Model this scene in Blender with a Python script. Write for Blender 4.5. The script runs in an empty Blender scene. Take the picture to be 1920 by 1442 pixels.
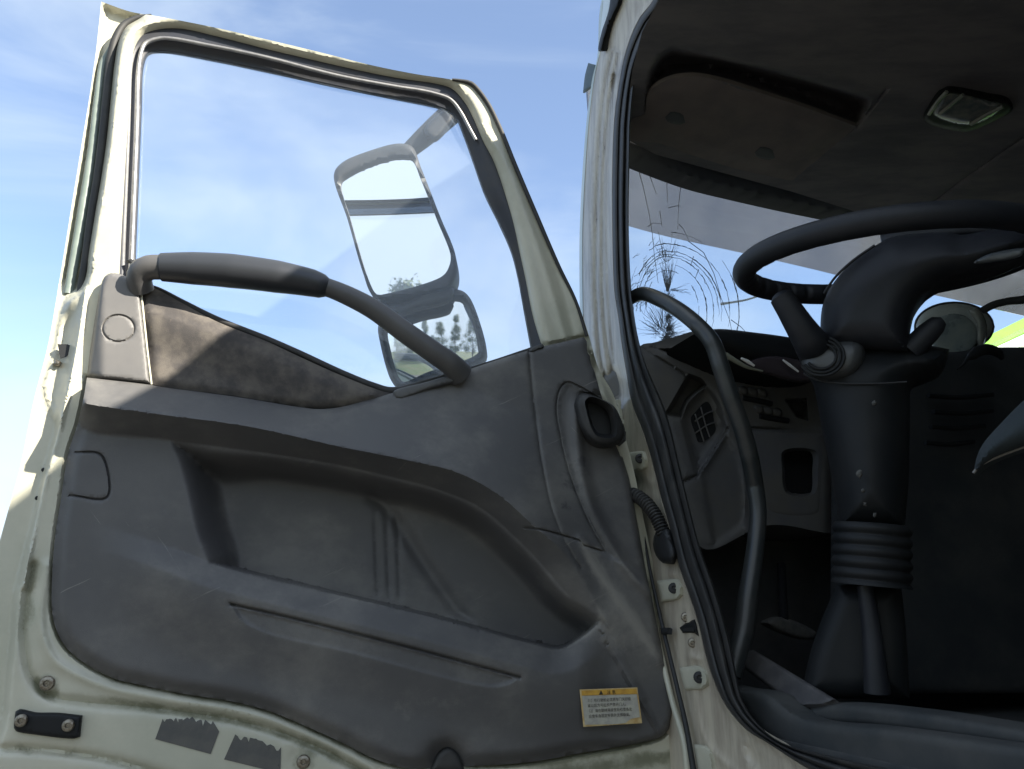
import bpy, bmesh, math, random
import numpy as np
from mathutils import Vector, geometry
random.seed(7); rng = np.random.default_rng(7)
R = math.radians
S = bpy.context.scene; COL = S.collection
A3 = lambda *v: np.array(v, float)

# ------------------------------------------------------------------ camera
PITCH, YAW, TH, DD, CZ, FP = R(17), R(20), R(14), 1.4, 1.5, 1442.0
cam = bpy.data.cameras.new('camera'); camo = bpy.data.objects.new('camera', cam); COL.objects.link(camo)
camo.location = (0, 0, CZ); camo.rotation_euler = (R(90) + PITCH, 0, 0)
cam.sensor_width = 36; cam.lens = 36*FP/1920; cam.clip_start = 0.02; cam.clip_end = 3000
S.camera = camo
CAM = A3(0, 0, CZ)

# ------------------------------------------------------------------ frames of the truck
F = A3(-math.sin(YAW), math.cos(YAW), 0)      # truck forward
I = A3(math.cos(YAW), math.sin(YAW), 0)       # inboard
Z = A3(0, 0, 1)
DN = A3(math.sin(TH), -math.cos(TH), 0); DO = A3(0, DD, CZ)
H0 = A3(0.2556, 1.4637, 0)                     # hinge line on the side plane

# ------------------------------------------------------------------ sky and sun
sv = I*0.60 + (-F)*0.72 + Z*0.625; sv /= np.linalg.norm(sv)
SEL = math.asin(sv[2]); SAZ = math.atan2(sv[0], sv[1])
w = bpy.data.worlds.new('World'); S.world = w; w.use_nodes = True
nt = w.node_tree; N = nt.nodes; L = nt.links; N.clear()
def nd(t, **k):
    n = N.new(t)
    for a, b in k.items(): setattr(n, a, b)
    return n
sky = nd('ShaderNodeTexSky', sky_type='NISHITA', sun_disc=False, sun_elevation=SEL, sun_rotation=SAZ, air_density=1.0, dust_density=0.6, ozone_density=2.0)
tc = nd('ShaderNodeTexCoord'); sep = nd('ShaderNodeSeparateXYZ'); L.new(tc.outputs['Generated'], sep.inputs[0])
mp = nd('ShaderNodeMapping'); mp.inputs['Scale'].default_value = (1.0, 1.6, 2.6); mp.inputs['Rotation'].default_value = (0.3, 0.5, 0.2)
L.new(tc.outputs['Generated'], mp.inputs[0])
no = nd('ShaderNodeTexNoise'); no.inputs['Scale'].default_value = 1.7; no.inputs['Detail'].default_value = 6; no.inputs['Roughness'].default_value = .55; no.inputs['Distortion'].default_value = .5
L.new(mp.outputs[0], no.inputs[0])
r1 = nd('ShaderNodeMapRange', interpolation_type='SMOOTHSTEP'); r1.inputs[1].default_value = .38; r1.inputs[2].default_value = .66; r1.inputs[3].default_value = .10; r1.inputs[4].default_value = .62
L.new(no.outputs[0], r1.inputs[0])
r2 = nd('ShaderNodeMapRange', interpolation_type='SMOOTHSTEP'); r2.inputs[1].default_value = .42; r2.inputs[2].default_value = -.02; r2.inputs[3].default_value = 0; r2.inputs[4].default_value = .5
L.new(sep.outputs[2], r2.inputs[0])
dv = (math.sin(R(190))*math.cos(R(19)), math.cos(R(190))*math.cos(R(19)), math.sin(R(19)))   # a bright bank of cloud low behind the viewer
dp = nd('ShaderNodeVectorMath', operation='DOT_PRODUCT'); dp.inputs[1].default_value = dv; L.new(tc.outputs['Generated'], dp.inputs[0])
r3 = nd('ShaderNodeMapRange', interpolation_type='SMOOTHSTEP'); r3.inputs[1].default_value = .78; r3.inputs[2].default_value = .95; r3.inputs[3].default_value = 0; r3.inputs[4].default_value = .95
L.new(dp.outputs['Value'], r3.inputs[0])
r4 = nd('ShaderNodeMapRange', interpolation_type='SMOOTHSTEP'); r4.inputs[1].default_value = .72; r4.inputs[2].default_value = .98; r4.inputs[3].default_value = 0; r4.inputs[4].default_value = .8
L.new(sep.outputs[2], r4.inputs[0])
ad = nd('ShaderNodeMath', operation='ADD'); L.new(r1.outputs[0], ad.inputs[0]); L.new(r2.outputs[0], ad.inputs[1])
ad2 = nd('ShaderNodeMath', operation='ADD', use_clamp=True); L.new(ad.outputs[0], ad2.inputs[0]); ad3 = nd('ShaderNodeMath', operation='ADD'); L.new(r3.outputs[0], ad3.inputs[0]); L.new(r4.outputs[0], ad3.inputs[1]); L.new(ad3.outputs[0], ad2.inputs[1])
mix = nd('ShaderNodeMix', data_type='RGBA'); L.new(ad2.outputs[0], mix.inputs[0])
hs = nd('ShaderNodeHueSaturation'); hs.inputs['Hue'].default_value = .503; hs.inputs['Saturation'].default_value = 1.0; hs.inputs['Value'].default_value = 2.15
L.new(sky.outputs[0], hs.inputs['Color'])
L.new(hs.outputs[0], mix.inputs[6]); mix.inputs[7].default_value = (6.3, 7.3, 8.3, 1)
bg = nd('ShaderNodeBackground'); bg.inputs[1].default_value = .05
out = nd('ShaderNodeOutputWorld'); L.new(mix.outputs[2], bg.inputs[0]); L.new(bg.outputs[0], out.inputs[0])

sl = bpy.data.lights.new('sun', 'SUN'); so = bpy.data.objects.new('sun', sl); COL.objects.link(so)
sl.energy = 5.0; sl.angle = R(.6); sl.color = (1, .925, .79)
so.rotation_euler = Vector(sv).to_track_quat('Z', 'Y').to_euler()
S.view_settings.view_transform = 'Standard'; S.view_settings.look = 'None'; S.view_settings.exposure = 1.5; S.view_settings.gamma = 1
S.cycles.max_bounces = 8; S.cycles.transparent_max_bounces = 12

# ------------------------------------------------------------------ materials
def lin(c): return tuple(((v/255)/12.92 if v/255 <= .04045 else ((v/255+.055)/1.055)**2.4) for v in c) + (1,)
MATS = {}
def pbr(name, c1, c2=None, scale=6, rough=.5, metal=0, bump=0, bscale=200, spot=None, spot_scale=30, spot_t=.66, stretch=(1, 1, 1), coat=0, lo=.35, hi=.68, spec=.5, alpha=1, wear=None, grime_c=None):
    m = bpy.data.materials.new(name); m.use_nodes = True; t = m.node_tree; n = t.nodes; l = t.links
    b = n['Principled BSDF']; b.inputs['Roughness'].default_value = rough; b.inputs['Metallic'].default_value = metal
    b.inputs['Coat Weight'].default_value = coat; b.inputs['Specular IOR Level'].default_value = spec
    c1 = tuple(c1)[:3] + (1,)
    b.inputs['Base Color'].default_value = c1
    tcn = n.new('ShaderNodeTexCoord'); mpn = n.new('ShaderNodeMapping'); mpn.inputs['Scale'].default_value = stretch; l.new(tcn.outputs['Object'], mpn.inputs[0])
    src = None
    if c2 is not None:
        c2 = tuple(c2)[:3] + (1,)
        a = n.new('ShaderNodeTexNoise'); a.inputs['Scale'].default_value = scale; a.inputs['Detail'].default_value = 8; a.inputs['Roughness'].default_value = .62; l.new(mpn.outputs[0], a.inputs[0])
        r = n.new('ShaderNodeMapRange'); r.interpolation_type = 'SMOOTHSTEP'; r.inputs[1].default_value = lo; r.inputs[2].default_value = hi; l.new(a.outputs[0], r.inputs[0])
        x = n.new('ShaderNodeMix'); x.data_type = 'RGBA'; l.new(r.outputs[0], x.inputs[0]); x.inputs[6].default_value = c1; x.inputs[7].default_value = c2
        src = x.outputs[2]
        rr = n.new('ShaderNodeMapRange'); rr.inputs[3].default_value = max(.05, rough-.08); rr.inputs[4].default_value = min(1, rough+.14); l.new(a.outputs[0], rr.inputs[0]); l.new(rr.outputs[0], b.inputs['Roughness'])
    if spot is not None:
        spot = tuple(spot)[:3] + (1,)
        a = n.new('ShaderNodeTexNoise'); a.inputs['Scale'].default_value = spot_scale; a.inputs['Detail'].default_value = 7; a.inputs['Roughness'].default_value = .7; l.new(mpn.outputs[0], a.inputs[0])
        r = n.new('ShaderNodeMapRange'); r.inputs[1].default_value = spot_t; r.inputs[2].default_value = spot_t+.05; l.new(a.outputs[0], r.inputs[0])
        x = n.new('ShaderNodeMix'); x.data_type = 'RGBA'; l.new(r.outputs[0], x.inputs[0])
        if src: l.new(src, x.inputs[6])
        else: x.inputs[6].default_value = c1
        x.inputs[7].default_value = spot; src = x.outputs[2]
    if wear is not None:      # dusty stains and fine slanting scratches
        for (ws_, rot, st, t0, t1, am) in ((3.2, 0, (1, 1, 1.3), .45, .66, .62), (2.5, .5, (2, 2, 46), .655, .70, .8), (2.2, -.9, (2, 2, 60), .675, .71, .7), (70, 0, (1, 1, 1), .69, .74, .6)):
            mq = n.new('ShaderNodeMapping'); mq.vector_type = 'TEXTURE' if 0 else 'POINT'; mq.inputs['Scale'].default_value = st; mq.inputs['Rotation'].default_value = (0, rot, 0)
            m0_ = n.new('ShaderNodeMapping'); m0_.inputs['Rotation'].default_value = (0, rot, 0); l.new(tcn.outputs['Object'], m0_.inputs[0]); mq.inputs['Rotation'].default_value = (0, 0, 0); l.new(m0_.outputs[0], mq.inputs[0])
            a = n.new('ShaderNodeTexNoise'); a.inputs['Scale'].default_value = ws_; a.inputs['Detail'].default_value = 9; a.inputs['Roughness'].default_value = .68; l.new(mq.outputs[0], a.inputs[0])
            r = n.new('ShaderNodeMapRange'); r.interpolation_type = 'SMOOTHSTEP'; r.inputs[1].default_value = t0; r.inputs[2].default_value = t1; r.inputs[4].default_value = am; l.new(a.outputs[0], r.inputs[0])
            x = n.new('ShaderNodeMix'); x.data_type = 'RGBA'; l.new(r.outputs[0], x.inputs[0])
            if src: l.new(src, x.inputs[6])
            else: x.inputs[6].default_value = c1
            x.inputs[7].default_value = tuple(wear)+(1,); src = x.outputs[2]
    if grime_c is not None:
        ga = n.new('ShaderNodeAttribute'); ga.attribute_name = 'grime'
        a = n.new('ShaderNodeTexNoise'); a.inputs['Scale'].default_value = 26; a.inputs['Detail'].default_value = 9; a.inputs['Roughness'].default_value = .72; l.new(mpn.outputs[0], a.inputs[0])
        sm_ = n.new('ShaderNodeMath'); sm_.operation = 'ADD'; l.new(ga.outputs['Fac'], sm_.inputs[0]); l.new(a.outputs[0], sm_.inputs[1])
        r = n.new('ShaderNodeMapRange'); r.interpolation_type = 'SMOOTHSTEP'; r.inputs[1].default_value = .84; r.inputs[2].default_value = 1.3; r.inputs[4].default_value = .75; l.new(sm_.outputs[0], r.inputs[0])
        x = n.new('ShaderNodeMix'); x.data_type = 'RGBA'; l.new(r.outputs[0], x.inputs[0]); l.new(src, x.inputs[6]); x.inputs[7].default_value = tuple(grime_c)+(1,); src = x.outputs[2]
    if src: l.new(src, b.inputs['Base Color'])
    if bump:
        a = n.new('ShaderNodeTexNoise'); a.inputs['Scale'].default_value = bscale; a.inputs['Detail'].default_value = 3; l.new(tcn.outputs['Object'], a.inputs[0])
        bb = n.new('ShaderNodeBump'); bb.inputs['Strength'].default_value = bump; bb.inputs['Distance'].default_value = .001; l.new(a.outputs[0], bb.inputs['Height']); l.new(bb.outputs[0], b.inputs['Normal'])
    MATS[name] = m; return m
cream = pbr('cream_paint', (.52, .505, .41), (.41, .41, .33), 5, .38, bump=.04, bscale=12, spot=(.20, .20, .12), spot_scale=18, spot_t=.715, coat=.25, grime_c=(.10, .105, .055))
pillarp = pbr('worn_pillar_paint', (.50, .455, .365), (.33, .29, .235), 14, .42, spot=(.05, .045, .04), spot_scale=22, spot_t=.67, stretch=(3, 3, .45), coat=.2, grime_c=(.045, .035, .022))
skinp = pbr('outer_paint', (.52, .58, .50), (.46, .52, .46), 4, .35, coat=.3)
trim = pbr('grey_trim_plastic', (.083, .082, .085), (.118, .115, .113), 5.5, .5, bump=.22, bscale=900, wear=(.185, .178, .165), spot=(.05, .05, .055), spot_scale=5, spot_t=.64, grime_c=(.24, .23, .21), lo=.42, hi=.78)
trim2 = pbr('dark_trim_plastic', (.065, .067, .072), (.105, .104, .102), 9, .5, bump=.08, bscale=700, spot=(.16, .155, .14), spot_scale=24, spot_t=.68)
cloth = pbr('dusty_cloth', (.075, .070, .070), (.15, .135, .12), 22, .95, bump=.5, bscale=900, spot=(.20, .17, .13), spot_scale=60, spot_t=.66, spec=.15)
tower = pbr('grey_cap_plastic', (.13, .127, .128), (.155, .15, .147), 8, .5, bump=.08, bscale=700)
rubber = pbr('black_rubber', (.022, .023, .025), (.045, .044, .043), 30, .6, spot=(.14, .13, .12), spot_scale=45, spot_t=.70, stretch=(1, 1, .6))
grip = pbr('handle_grip', (.030, .033, .040), None, rough=.36, bump=.05, bscale=400)
hbase = pbr('handle_plastic', (.075, .074, .078), (.09, .088, .088), 9, .42)
dashm = pbr('dash_plastic', (.105, .107, .115), (.14, .136, .13), 9, .6, spot=(.15, .13, .10), spot_scale=26, spot_t=.67, wear=(.13, .12, .10), bump=.1, bscale=600)
darkm = pbr('dark_interior_plastic', (.010, .0118, .0138), (.016, .0168, .018), 9, .5, spot=(.05, .05, .047), spot_scale=45, spot_t=.71, spec=.22)
blackm = pbr('black_plastic', (.013, .014, .016), None, rough=.6)
wheelm = pbr('steering_wheel_plastic', (.014, .0155, .020), (.021, .022, .026), 20, .48, bump=.1, bscale=500, spec=.3)
linerm = pbr('headliner_cloth', (.165, .155, .158), (.11, .108, .118), 5, .95, bump=.3, bscale=500, spec=.1, stretch=(1, 3, 1))
headm = pbr('dark_header_plastic', (.022, .025, .032), (.032, .035, .040), 7, .6)
matm = pbr('dirty_floor_mat', (.028, .033, .036), (.062, .062, .060), 7, .75, spot=(.16, .14, .11), spot_scale=40, spot_t=.69, bump=.3, bscale=60)
steel = pbr('screw_steel', (.32, .30, .26), (.16, .13, .10), 200, .4, metal=.9)
patchm = pbr('bare_grey_patch', (.085, .085, .082), (.12, .115, .105), 30, .8, spot=(.04, .04, .04), spot_scale=80)
chrome = pbr('mirror_silver', (.92, .94, .95), None, rough=.015, metal=1)
hous = pbr('mirror_housing_plastic', (.024, .027, .030), (.04, .04, .042), 15, .55)
trimst = pbr('steel_trim_strip', (.40, .39, .38), (.25, .25, .26), 60, rough=.42, metal=.7)
lensm = pbr('lamp_lens', (.26, .26, .23), (.16, .17, .16), 20, .2)
paleplate = pbr('visor_plastic', (.17, .165, .185), (.20, .195, .205), 4, .5)
yellow = pbr('label_yellow', (.62, .36, .055), (.42, .22, .04), 60, .5, spot=(.10, .06, .02), spot_scale=90, spot_t=.64)
lpaper = pbr('label_paper', (.44, .43, .36), (.34, .33, .30), 70, .55, spot=(.2, .17, .16), spot_scale=60, spot_t=.68)
lborder = pbr('label_border', (.60, .47, .24), (.45, .30, .12), 70, .5)
ink = pbr('label_ink', (.035, .03, .02), None, rough=.6)
greenp = pbr('green_machine_paint', (.28, .62, .06), (.22, .5, .06), 3, .4)
whitep = pbr('white_machine_paint', (.8, .8, .78), None, rough=.4)
seatm = pbr('seat_cloth', (.016, .024, .029), (.024, .032, .036), 20, .9)
def glassmat(name, haze, tint=(1, 1, 1), ior=1.45, hazecol=(.8, .85, .9), hs_=3.0, refl=1.0):
    m = bpy.data.materials.new(name); m.use_nodes = True; t = m.node_tree; n = t.nodes; l = t.links; n.clear()
    o = n.new('ShaderNodeOutputMaterial'); tr = n.new('ShaderNodeBsdfTransparent'); tr.inputs[0].default_value = tint + (1,)
    g = n.new('ShaderNodeBsdfGlossy'); g.inputs['Roughness'].default_value = .01
    fr = n.new('ShaderNodeFresnel'); fr.inputs[0].default_value = ior
    m1 = n.new('ShaderNodeMixShader'); l.new(fr.outputs[0], m1.inputs[0]); l.new(tr.outputs[0], m1.inputs[1]); l.new(g.outputs[0], m1.inputs[2])
    d = n.new('ShaderNodeBsdfDiffuse'); d.inputs[0].default_value = hazecol + (1,)
    tl = n.new('ShaderNodeBsdfTranslucent'); tl.inputs[0].default_value = hazecol + (1,)
    m0 = n.new('ShaderNodeMixShader'); m0.inputs[0].default_value = .5; l.new(d.outputs[0], m0.inputs[1]); l.new(tl.outputs[0], m0.inputs[2])
    tcn = n.new('ShaderNodeTexCoord'); a = n.new('ShaderNodeTexNoise'); a.inputs['Scale'].default_value = hs_; a.inputs['Detail'].default_value = 5; l.new(tcn.outputs['Object'], a.inputs[0])
    r = n.new('ShaderNodeMapRange'); r.inputs[1].default_value = .3; r.inputs[2].default_value = .75; r.inputs[3].default_value = haze*.6; r.inputs[4].default_value = haze*1.5; l.new(a.outputs[0], r.inputs[0])
    m2 = n.new('ShaderNodeMixShader'); l.new(r.outputs[0], m2.inputs[0]); l.new(m1.outputs[0], m2.inputs[1]); l.new(m0.outputs[0], m2.inputs[2]); l.new(m2.outputs[0], o.inputs[0])
    return m
glass = glassmat('dusty_door_glass', .11, (.97, .985, 1.0), ior=1.6, hazecol=(.66, .78, .95))
wglass = glassmat('windshield_glass', .10, (.90, .95, .98))
smoked = glassmat('smoked_acrylic', .28, (.41, .415, .44), hazecol=(.55, .56, .60))
smearm = glassmat('dirt_smear', .5, (.7, .68, .68), hazecol=(.4, .37, .36), hs_=60)
lensglass = glassmat('clear_lens', .15)

# ------------------------------------------------------------------ object helpers
def finish(name, verts, faces, mat, parent=None, smooth=True, ang=35, mats=None, midx=None, attr=None):
    v = np.array(verts, float)
    c = (v.min(0)+v.max(0))/2
    me = bpy.data.meshes.new(name); me.from_pydata((v-c).tolist(), [], [tuple(int(i) for i in f) for f in faces]); me.update()
    for m in (mats or [mat]): me.materials.append(m)
    if attr is not None:
        at = me.attributes.new('grime', 'FLOAT', 'POINT'); at.data.foreach_set('value', np.r_[attr, np.zeros(len(v)-len(attr))].astype(np.float32))
    if midx is not None: me.polygons.foreach_set('material_index', midx)
    if smooth:
        me.polygons.foreach_set('use_smooth', [True]*len(me.polygons)); me.set_sharp_from_angle(angle=R(ang))
    o = bpy.data.objects.new(name, me); COL.objects.link(o)
    wl = c.copy()
    if parent is not None:
        o.parent = parent; wl = c - WP[parent]
    o.location = wl; WP[o] = c
    return o
WP = {}
def empty(name, loc, label, cat):
    o = bpy.data.objects.new(name, None); COL.objects.link(o); o.location = loc; o.empty_display_size = .2
    WP[o] = np.array(loc, float); o['label'] = label; o['category'] = cat; return o
def tag(o, label, cat, group=None):
    o['label'] = label; o['category'] = cat
    if group: o['group'] = group
def grow(bm_fn, name, mat, parent=None, **k):
    bm = bmesh.new(); bm_fn(bm); bm.normal_update()
    v = [tuple(x.co) for x in bm.verts]; bm.verts.index_update(); f = [[q.index for q in p.verts] for p in bm.faces]; bm.free()
    return finish(name, v, f, mat, parent, **k)

class Fr:
    """a plane of the real scene: origin, unit normal towards the viewer side"""
    def __init__(s, o, n): s.o = np.array(o, float); s.n = np.array(n, float)/np.linalg.norm(n)
    def un(s, P, h=0):
        P = np.atleast_2d(np.array(P, float)[..., :2]); x = (P[:, 0]-960)/FP; y = (721-P[:, 1])/FP
        r = np.stack([x, math.cos(PITCH)-y*math.sin(PITCH), math.sin(PITCH)+y*math.cos(PITCH)], 1)
        h = np.broadcast_to(np.asarray(h, float), (len(P),))
        t = (h - s.n @ (CAM - s.o))/(r @ s.n)
        return CAM + r*t[:, None]
door = Fr(DO, DN); side = Fr(H0+I*.03, -I)
def fwd(k): return Fr(H0 + F*k, -F)
def lvl(z): return Fr(A3(0, 0, z), Z)

def sm(pts, closed=True, step=7):
    P = [np.array(p[:2], float) for p in pts]; C = [len(p) > 2 and p[2] for p in pts]; n = len(P); out = []
    for i in range(n if closed else n-1):
        j = (i+1) % n; p1, p2 = P[i], P[j]
        p0 = P[i-1] if (closed or i > 0) else None; p3 = P[(i+2) % n] if (closed or i+2 < n) else None
        if C[i] or p0 is None: p0 = 2*p1-p2
        if C[j] or p3 is None: p3 = 2*p2-p1
        t0 = 0; t1 = t0+max(1e-3, np.linalg.norm(p1-p0)**.5); t2 = t1+max(1e-3, np.linalg.norm(p2-p1)**.5); t3 = t2+max(1e-3, np.linalg.norm(p3-p2)**.5)
        m = max(1, int(np.linalg.norm(p2-p1)/step))
        for k in range(m):
            t = t1+(t2-t1)*k/m
            a1 = (t1-t)/(t1-t0)*p0+(t-t0)/(t1-t0)*p1; a2 = (t2-t)/(t2-t1)*p1+(t-t1)/(t2-t1)*p2; a3 = (t3-t)/(t3-t2)*p2+(t-t2)/(t3-t2)*p3
            b1 = (t2-t)/(t2-t0)*a1+(t-t0)/(t2-t0)*a2; b2 = (t3-t)/(t3-t1)*a2+(t-t1)/(t3-t1)*a3
            out.append((t2-t)/(t2-t1)*b1+(t-t1)/(t2-t1)*b2)
    if not closed: out.append(P[-1])
    return np.array(out)
def dist(Q, C, closed=True):
    """distance of points Q to polyline C"""
    A = C; B = np.roll(C, -1, 0)
    if not closed: A = C[:-1]; B = C[1:]
    best = np.full(len(Q), 1e9)
    for a, b in zip(A, B):
        d = b-a; L2 = d@d
        if L2 < 1e-9: continue
        t = np.clip(((Q-a)@d)/L2, 0, 1); e = Q-a-t[:, None]*d; best = np.minimum(best, (e*e).sum(1))
    return np.sqrt(best)
def inside(Q, C):
    r = np.zeros(len(Q), bool); x, y = Q[:, 0], Q[:, 1]; j = len(C)-1
    for i in range(len(C)):
        xi, yi = C[i]; xj, yj = C[j]
        if yi != yj:
            c = ((yi > y) != (yj > y)) & (x < (xj-xi)*(y-yi)/(yj-yi)+xi); r ^= c
        j = i
    return r
def sd(Q, C): return np.where(inside(Q, C), 1, -1)*dist(Q, C)     # > 0 inside
def ss(x): x = np.clip(x, 0, 1); return x*x*(3-2*x)
def along(C, offs, closed=False, step=5):
    """points parallel to a curve, for dense meshing near it"""
    if closed: C = np.vstack([C, C[:1]])
    q_ = [C[:1]]
    for a_, b_ in zip(C[:-1], C[1:]): m_ = max(1, int(np.hypot(*(b_-a_))/8)); q_.append(a_+(b_-a_)*(np.arange(1, m_+1)/m_)[:, None])
    C = np.vstack(q_); out = []
    d = np.gradient(C, axis=0); nn = np.stack([-d[:, 1], d[:, 0]], 1); nn /= np.linalg.norm(nn, axis=1)[:, None]+1e-9
    for o in offs: out.append(C+nn*o)
    return np.vstack(out)
def relief(name, outline, fr, hf, mat, parent=None, holes=(), sp=9, feats=(), skirt=.01, back=False, base=0, smooth_ang=50, grime=None, **k):
    loops = [outline]+list(holes)
    mn = outline.min(0); mx = outline.max(0)
    gx, gy = np.meshgrid(np.arange(mn[0], mx[0], sp), np.arange(mn[1], mx[1], sp*.87)); gx[1::2] += sp/2
    G = np.stack([gx.ravel(), gy.ravel()], 1); G += rng.uniform(-.08, .08, G.shape)*sp
    pts = [G]
    for c, offs in feats: pts.append(along(c, offs))
    G = np.vstack(pts)
    def ok(Q, m):
        r = inside(Q, outline)&(dist(Q, outline) > m)
        for h in holes: r &= ~inside(Q, h)&(dist(Q, h) > m)
        return r
    G = G[ok(G, min(2.0, sp*.4))]
    # thin out near-duplicates
    key = np.unique(np.round(G/1.3).astype(int), axis=0, return_index=True)[1]; G = G[np.sort(key)]
    V = np.vstack(loops+[G]); E = []; b = 0
    for l_ in loops:
        n = len(l_); E += [(b+i, b+(i+1) % n) for i in range(n)]; b += n
    r = geometry.delaunay_2d_cdt([Vector(v) for v in V], E, [], 0, 1e-4)
    P = np.array([tuple(v) for v in r[0]]); Fc = np.array([list(f) for f in r[2]])
    cen = P[Fc].mean(1); m = inside(cen, outline)
    for h in holes: m &= ~inside(cen, h)
    Fc = Fc[m]
    hh = hf(P) if callable(hf) else np.full(len(P), float(hf))
    X = fr.un(P, hh+base)
    if grime is not None: k['attr'] = grime(P)
    # orient faces towards the frame normal
    a, b_, c = X[Fc[0][0]], X[Fc[0][1]], X[Fc[0][2]]
    if np.cross(b_-a, c-a)@fr.n < 0: Fc = Fc[:, ::-1]
    faces = Fc.tolist()
    cnt = {}
    for f in faces:
        for i in range(3):
            e = (f[i], f[(i+1) % 3]); cnt[e] = 1
    bd = [e for e in cnt if (e[1], e[0]) not in cnt]
    if back:
        X2 = X - fr.n*(2*np.maximum(hh, 0)+skirt)[:, None]; n = len(X)
        faces += [[v+n for v in f[::-1]] for f in Fc.tolist()]
        faces += [[e[1], e[0], e[0]+n, e[1]+n] for e in bd]; X = np.vstack([X, X2])
    elif skirt:
        bv = sorted({v for e in bd for v in e}); mpn = {v: len(X)+i for i, v in enumerate(bv)}
        X = np.vstack([X, X[bv]-fr.n*skirt]); faces += [[e[1], e[0], mpn[e[0]], mpn[e[1]]] for e in bd]
    return finish(name, X, faces, mat, parent, ang=smooth_ang, **k)
def plate(name, pts, fr, mat, parent=None, h=0, thick=.005, closed=True, bev=0, step=8, **k):
    o = sm(pts, True, step)
    if bev: return relief(name, o, fr, lambda P: -bev*(1-ss(np.abs(sd(P, o))/k2)), mat, parent, base=h, skirt=thick, sp=step, **k)
    return relief(name, o, fr, 0, mat, parent, base=h, skirt=thick, back=True, sp=60, **k)
def pillow(name, pts, fr, mat, parent=None, h=0, bulge=.02, wpx=20, thick=.005, step=8, sp=8, **k):
    o = sm(pts, True, step)
    hf = lambda P: bulge*np.sqrt(np.clip(1-(1-np.clip(np.abs(sd(P, o))/wpx, 0, 1))**2, 0, 1))
    oc_ = np.vstack([o, o[:1]]); fo = [wpx*q for q in (.08, .22, .42, .68, 1.0)]
    return relief(name, o, fr, hf, mat, parent, base=h, skirt=thick, back=True, sp=sp, feats=[(oc_, tuple(fo)+tuple(-q for q in fo))], **k)
def tube3(name, P, rad, mat, parent=None, sides=14, rib=None, flat=1.0, closed=False, cap=True, up=None, **k):
    P = np.array(P, float); n = len(P); rad = np.broadcast_to(np.array(rad, float), (n,)).copy()
    T = np.gradient(P, axis=0)
    if closed: T = np.roll(P, -1, 0)-np.roll(P, 1, 0)
    T /= np.linalg.norm(T, axis=1)[:, None]+1e-12
    u = np.cross(T[0], A3(0, 0, 1) if up is None else up)
    if np.linalg.norm(u) < 1e-3: u = np.cross(T[0], A3(1, 0, 0))
    V = []; Fs = []
    for i in range(n):
        u = u - (u@T[i])*T[i]; u /= np.linalg.norm(u); v = np.cross(T[i], u)
        for s_ in range(sides):
            a = 2*math.pi*s_/sides; V.append(P[i]+rad[i]*(math.cos(a)*u*flat+math.sin(a)*v))
    for i in range(n if closed else n-1):
        j = (i+1) % n
        for s_ in range(sides):
            q = (s_+1) % sides; Fs.append([i*sides+s_, i*sides+q, j*sides+q, j*sides+s_])
    if cap and not closed:
        Fs.append(list(range(sides))[::-1]); Fs.append([(n-1)*sides+s_ for s_ in range(sides)])
    return finish(name, V, Fs, mat, parent, **k)
def tube(name, pts, fr, rpx, mat, parent=None, h=0, step=7, closed=False, **k):
    """pts: (x, y[, h]) along the piece, rpx: radius as seen, one or per point"""
    pl = [p[:2] for p in pts]; C = sm(pl, closed, step)
    src = np.array(pl, float)
    # parameter by nearest source chord
    s0 = np.r_[0, np.cumsum(np.linalg.norm(np.diff(src, axis=0), axis=1))]; s1 = np.r_[0, np.cumsum(np.linalg.norm(np.diff(C, axis=0), axis=1))]
    s1 = s1/s1[-1]*s0[-1]
    rp = np.interp(s1, s0, np.broadcast_to(np.array(rpx, float), (len(src),)))
    hv = np.interp(s1, s0, [p[2] if len(p) > 2 else h for p in pts])
    X = fr.un(C, hv); d = np.linalg.norm(X-CAM, axis=1)
    return tube3(name, X, rp*d/FP, mat, parent, closed=closed, **k)
def rod(name, a, b, r, mat, parent=None, **k): return tube3(name, [a, (np.array(a)+b)/2, b], r, mat, parent, **k)
def box(name, o, ax, ay, az, mat, parent=None, bevel=.004):
    """box from corner o with three edge vectors"""
    bm = bmesh.new(); vs = [bm.verts.new(o+ax*i+ay*j+az*k) for i in (0, 1) for j in (0, 1) for k in (0, 1)]
    for f in ((0, 1, 3, 2), (4, 6, 7, 5), (0, 4, 5, 1), (2, 3, 7, 6), (0, 2, 6, 4), (1, 5, 7, 3)): bm.faces.new([vs[i] for i in f])
    bmesh.ops.recalc_face_normals(bm, faces=bm.faces[:])
    if bevel: bmesh.ops.bevel(bm, geom=bm.edges[:], offset=bevel, segments=2, affect='EDGES', profile=.5)
    bm.verts.index_update(); v = [tuple(x.co) for x in bm.verts]; f = [[q.index for q in p.verts] for p in bm.faces]; bm.free()
    return finish(name, v, f, mat, parent, ang=40)
def text(name, body, px, size, fr, mat, parent, h, ux, uy, kx=1.0):
    """flat lettering laid on a plane; ux, uy are the writing axes in the world"""
    cu = bpy.data.curves.new('t', 'FONT'); cu.body = body; cu.size = size; to = bpy.data.objects.new('t', cu); COL.objects.link(to)
    dg = bpy.context.evaluated_depsgraph_get(); me = bpy.data.meshes.new_from_object(to.evaluated_get(dg))
    o0 = fr.un([px], h)[0]
    v = [o0+ux*p.co.x*kx+uy*p.co.y+fr.n*.0002 for p in me.vertices]; f = [list(p.vertices) for p in me.polygons]
    bpy.data.objects.remove(to)
    return finish(name, v, f, mat, parent, smooth=False) if f else None

# ================================================================== THE TRUCK
truck = empty('truck', tuple(H0+I*1.0-F*.6), 'old pale cream truck with its grimy cab door standing wide open', 'truck')
def mid(*c): return c

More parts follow.
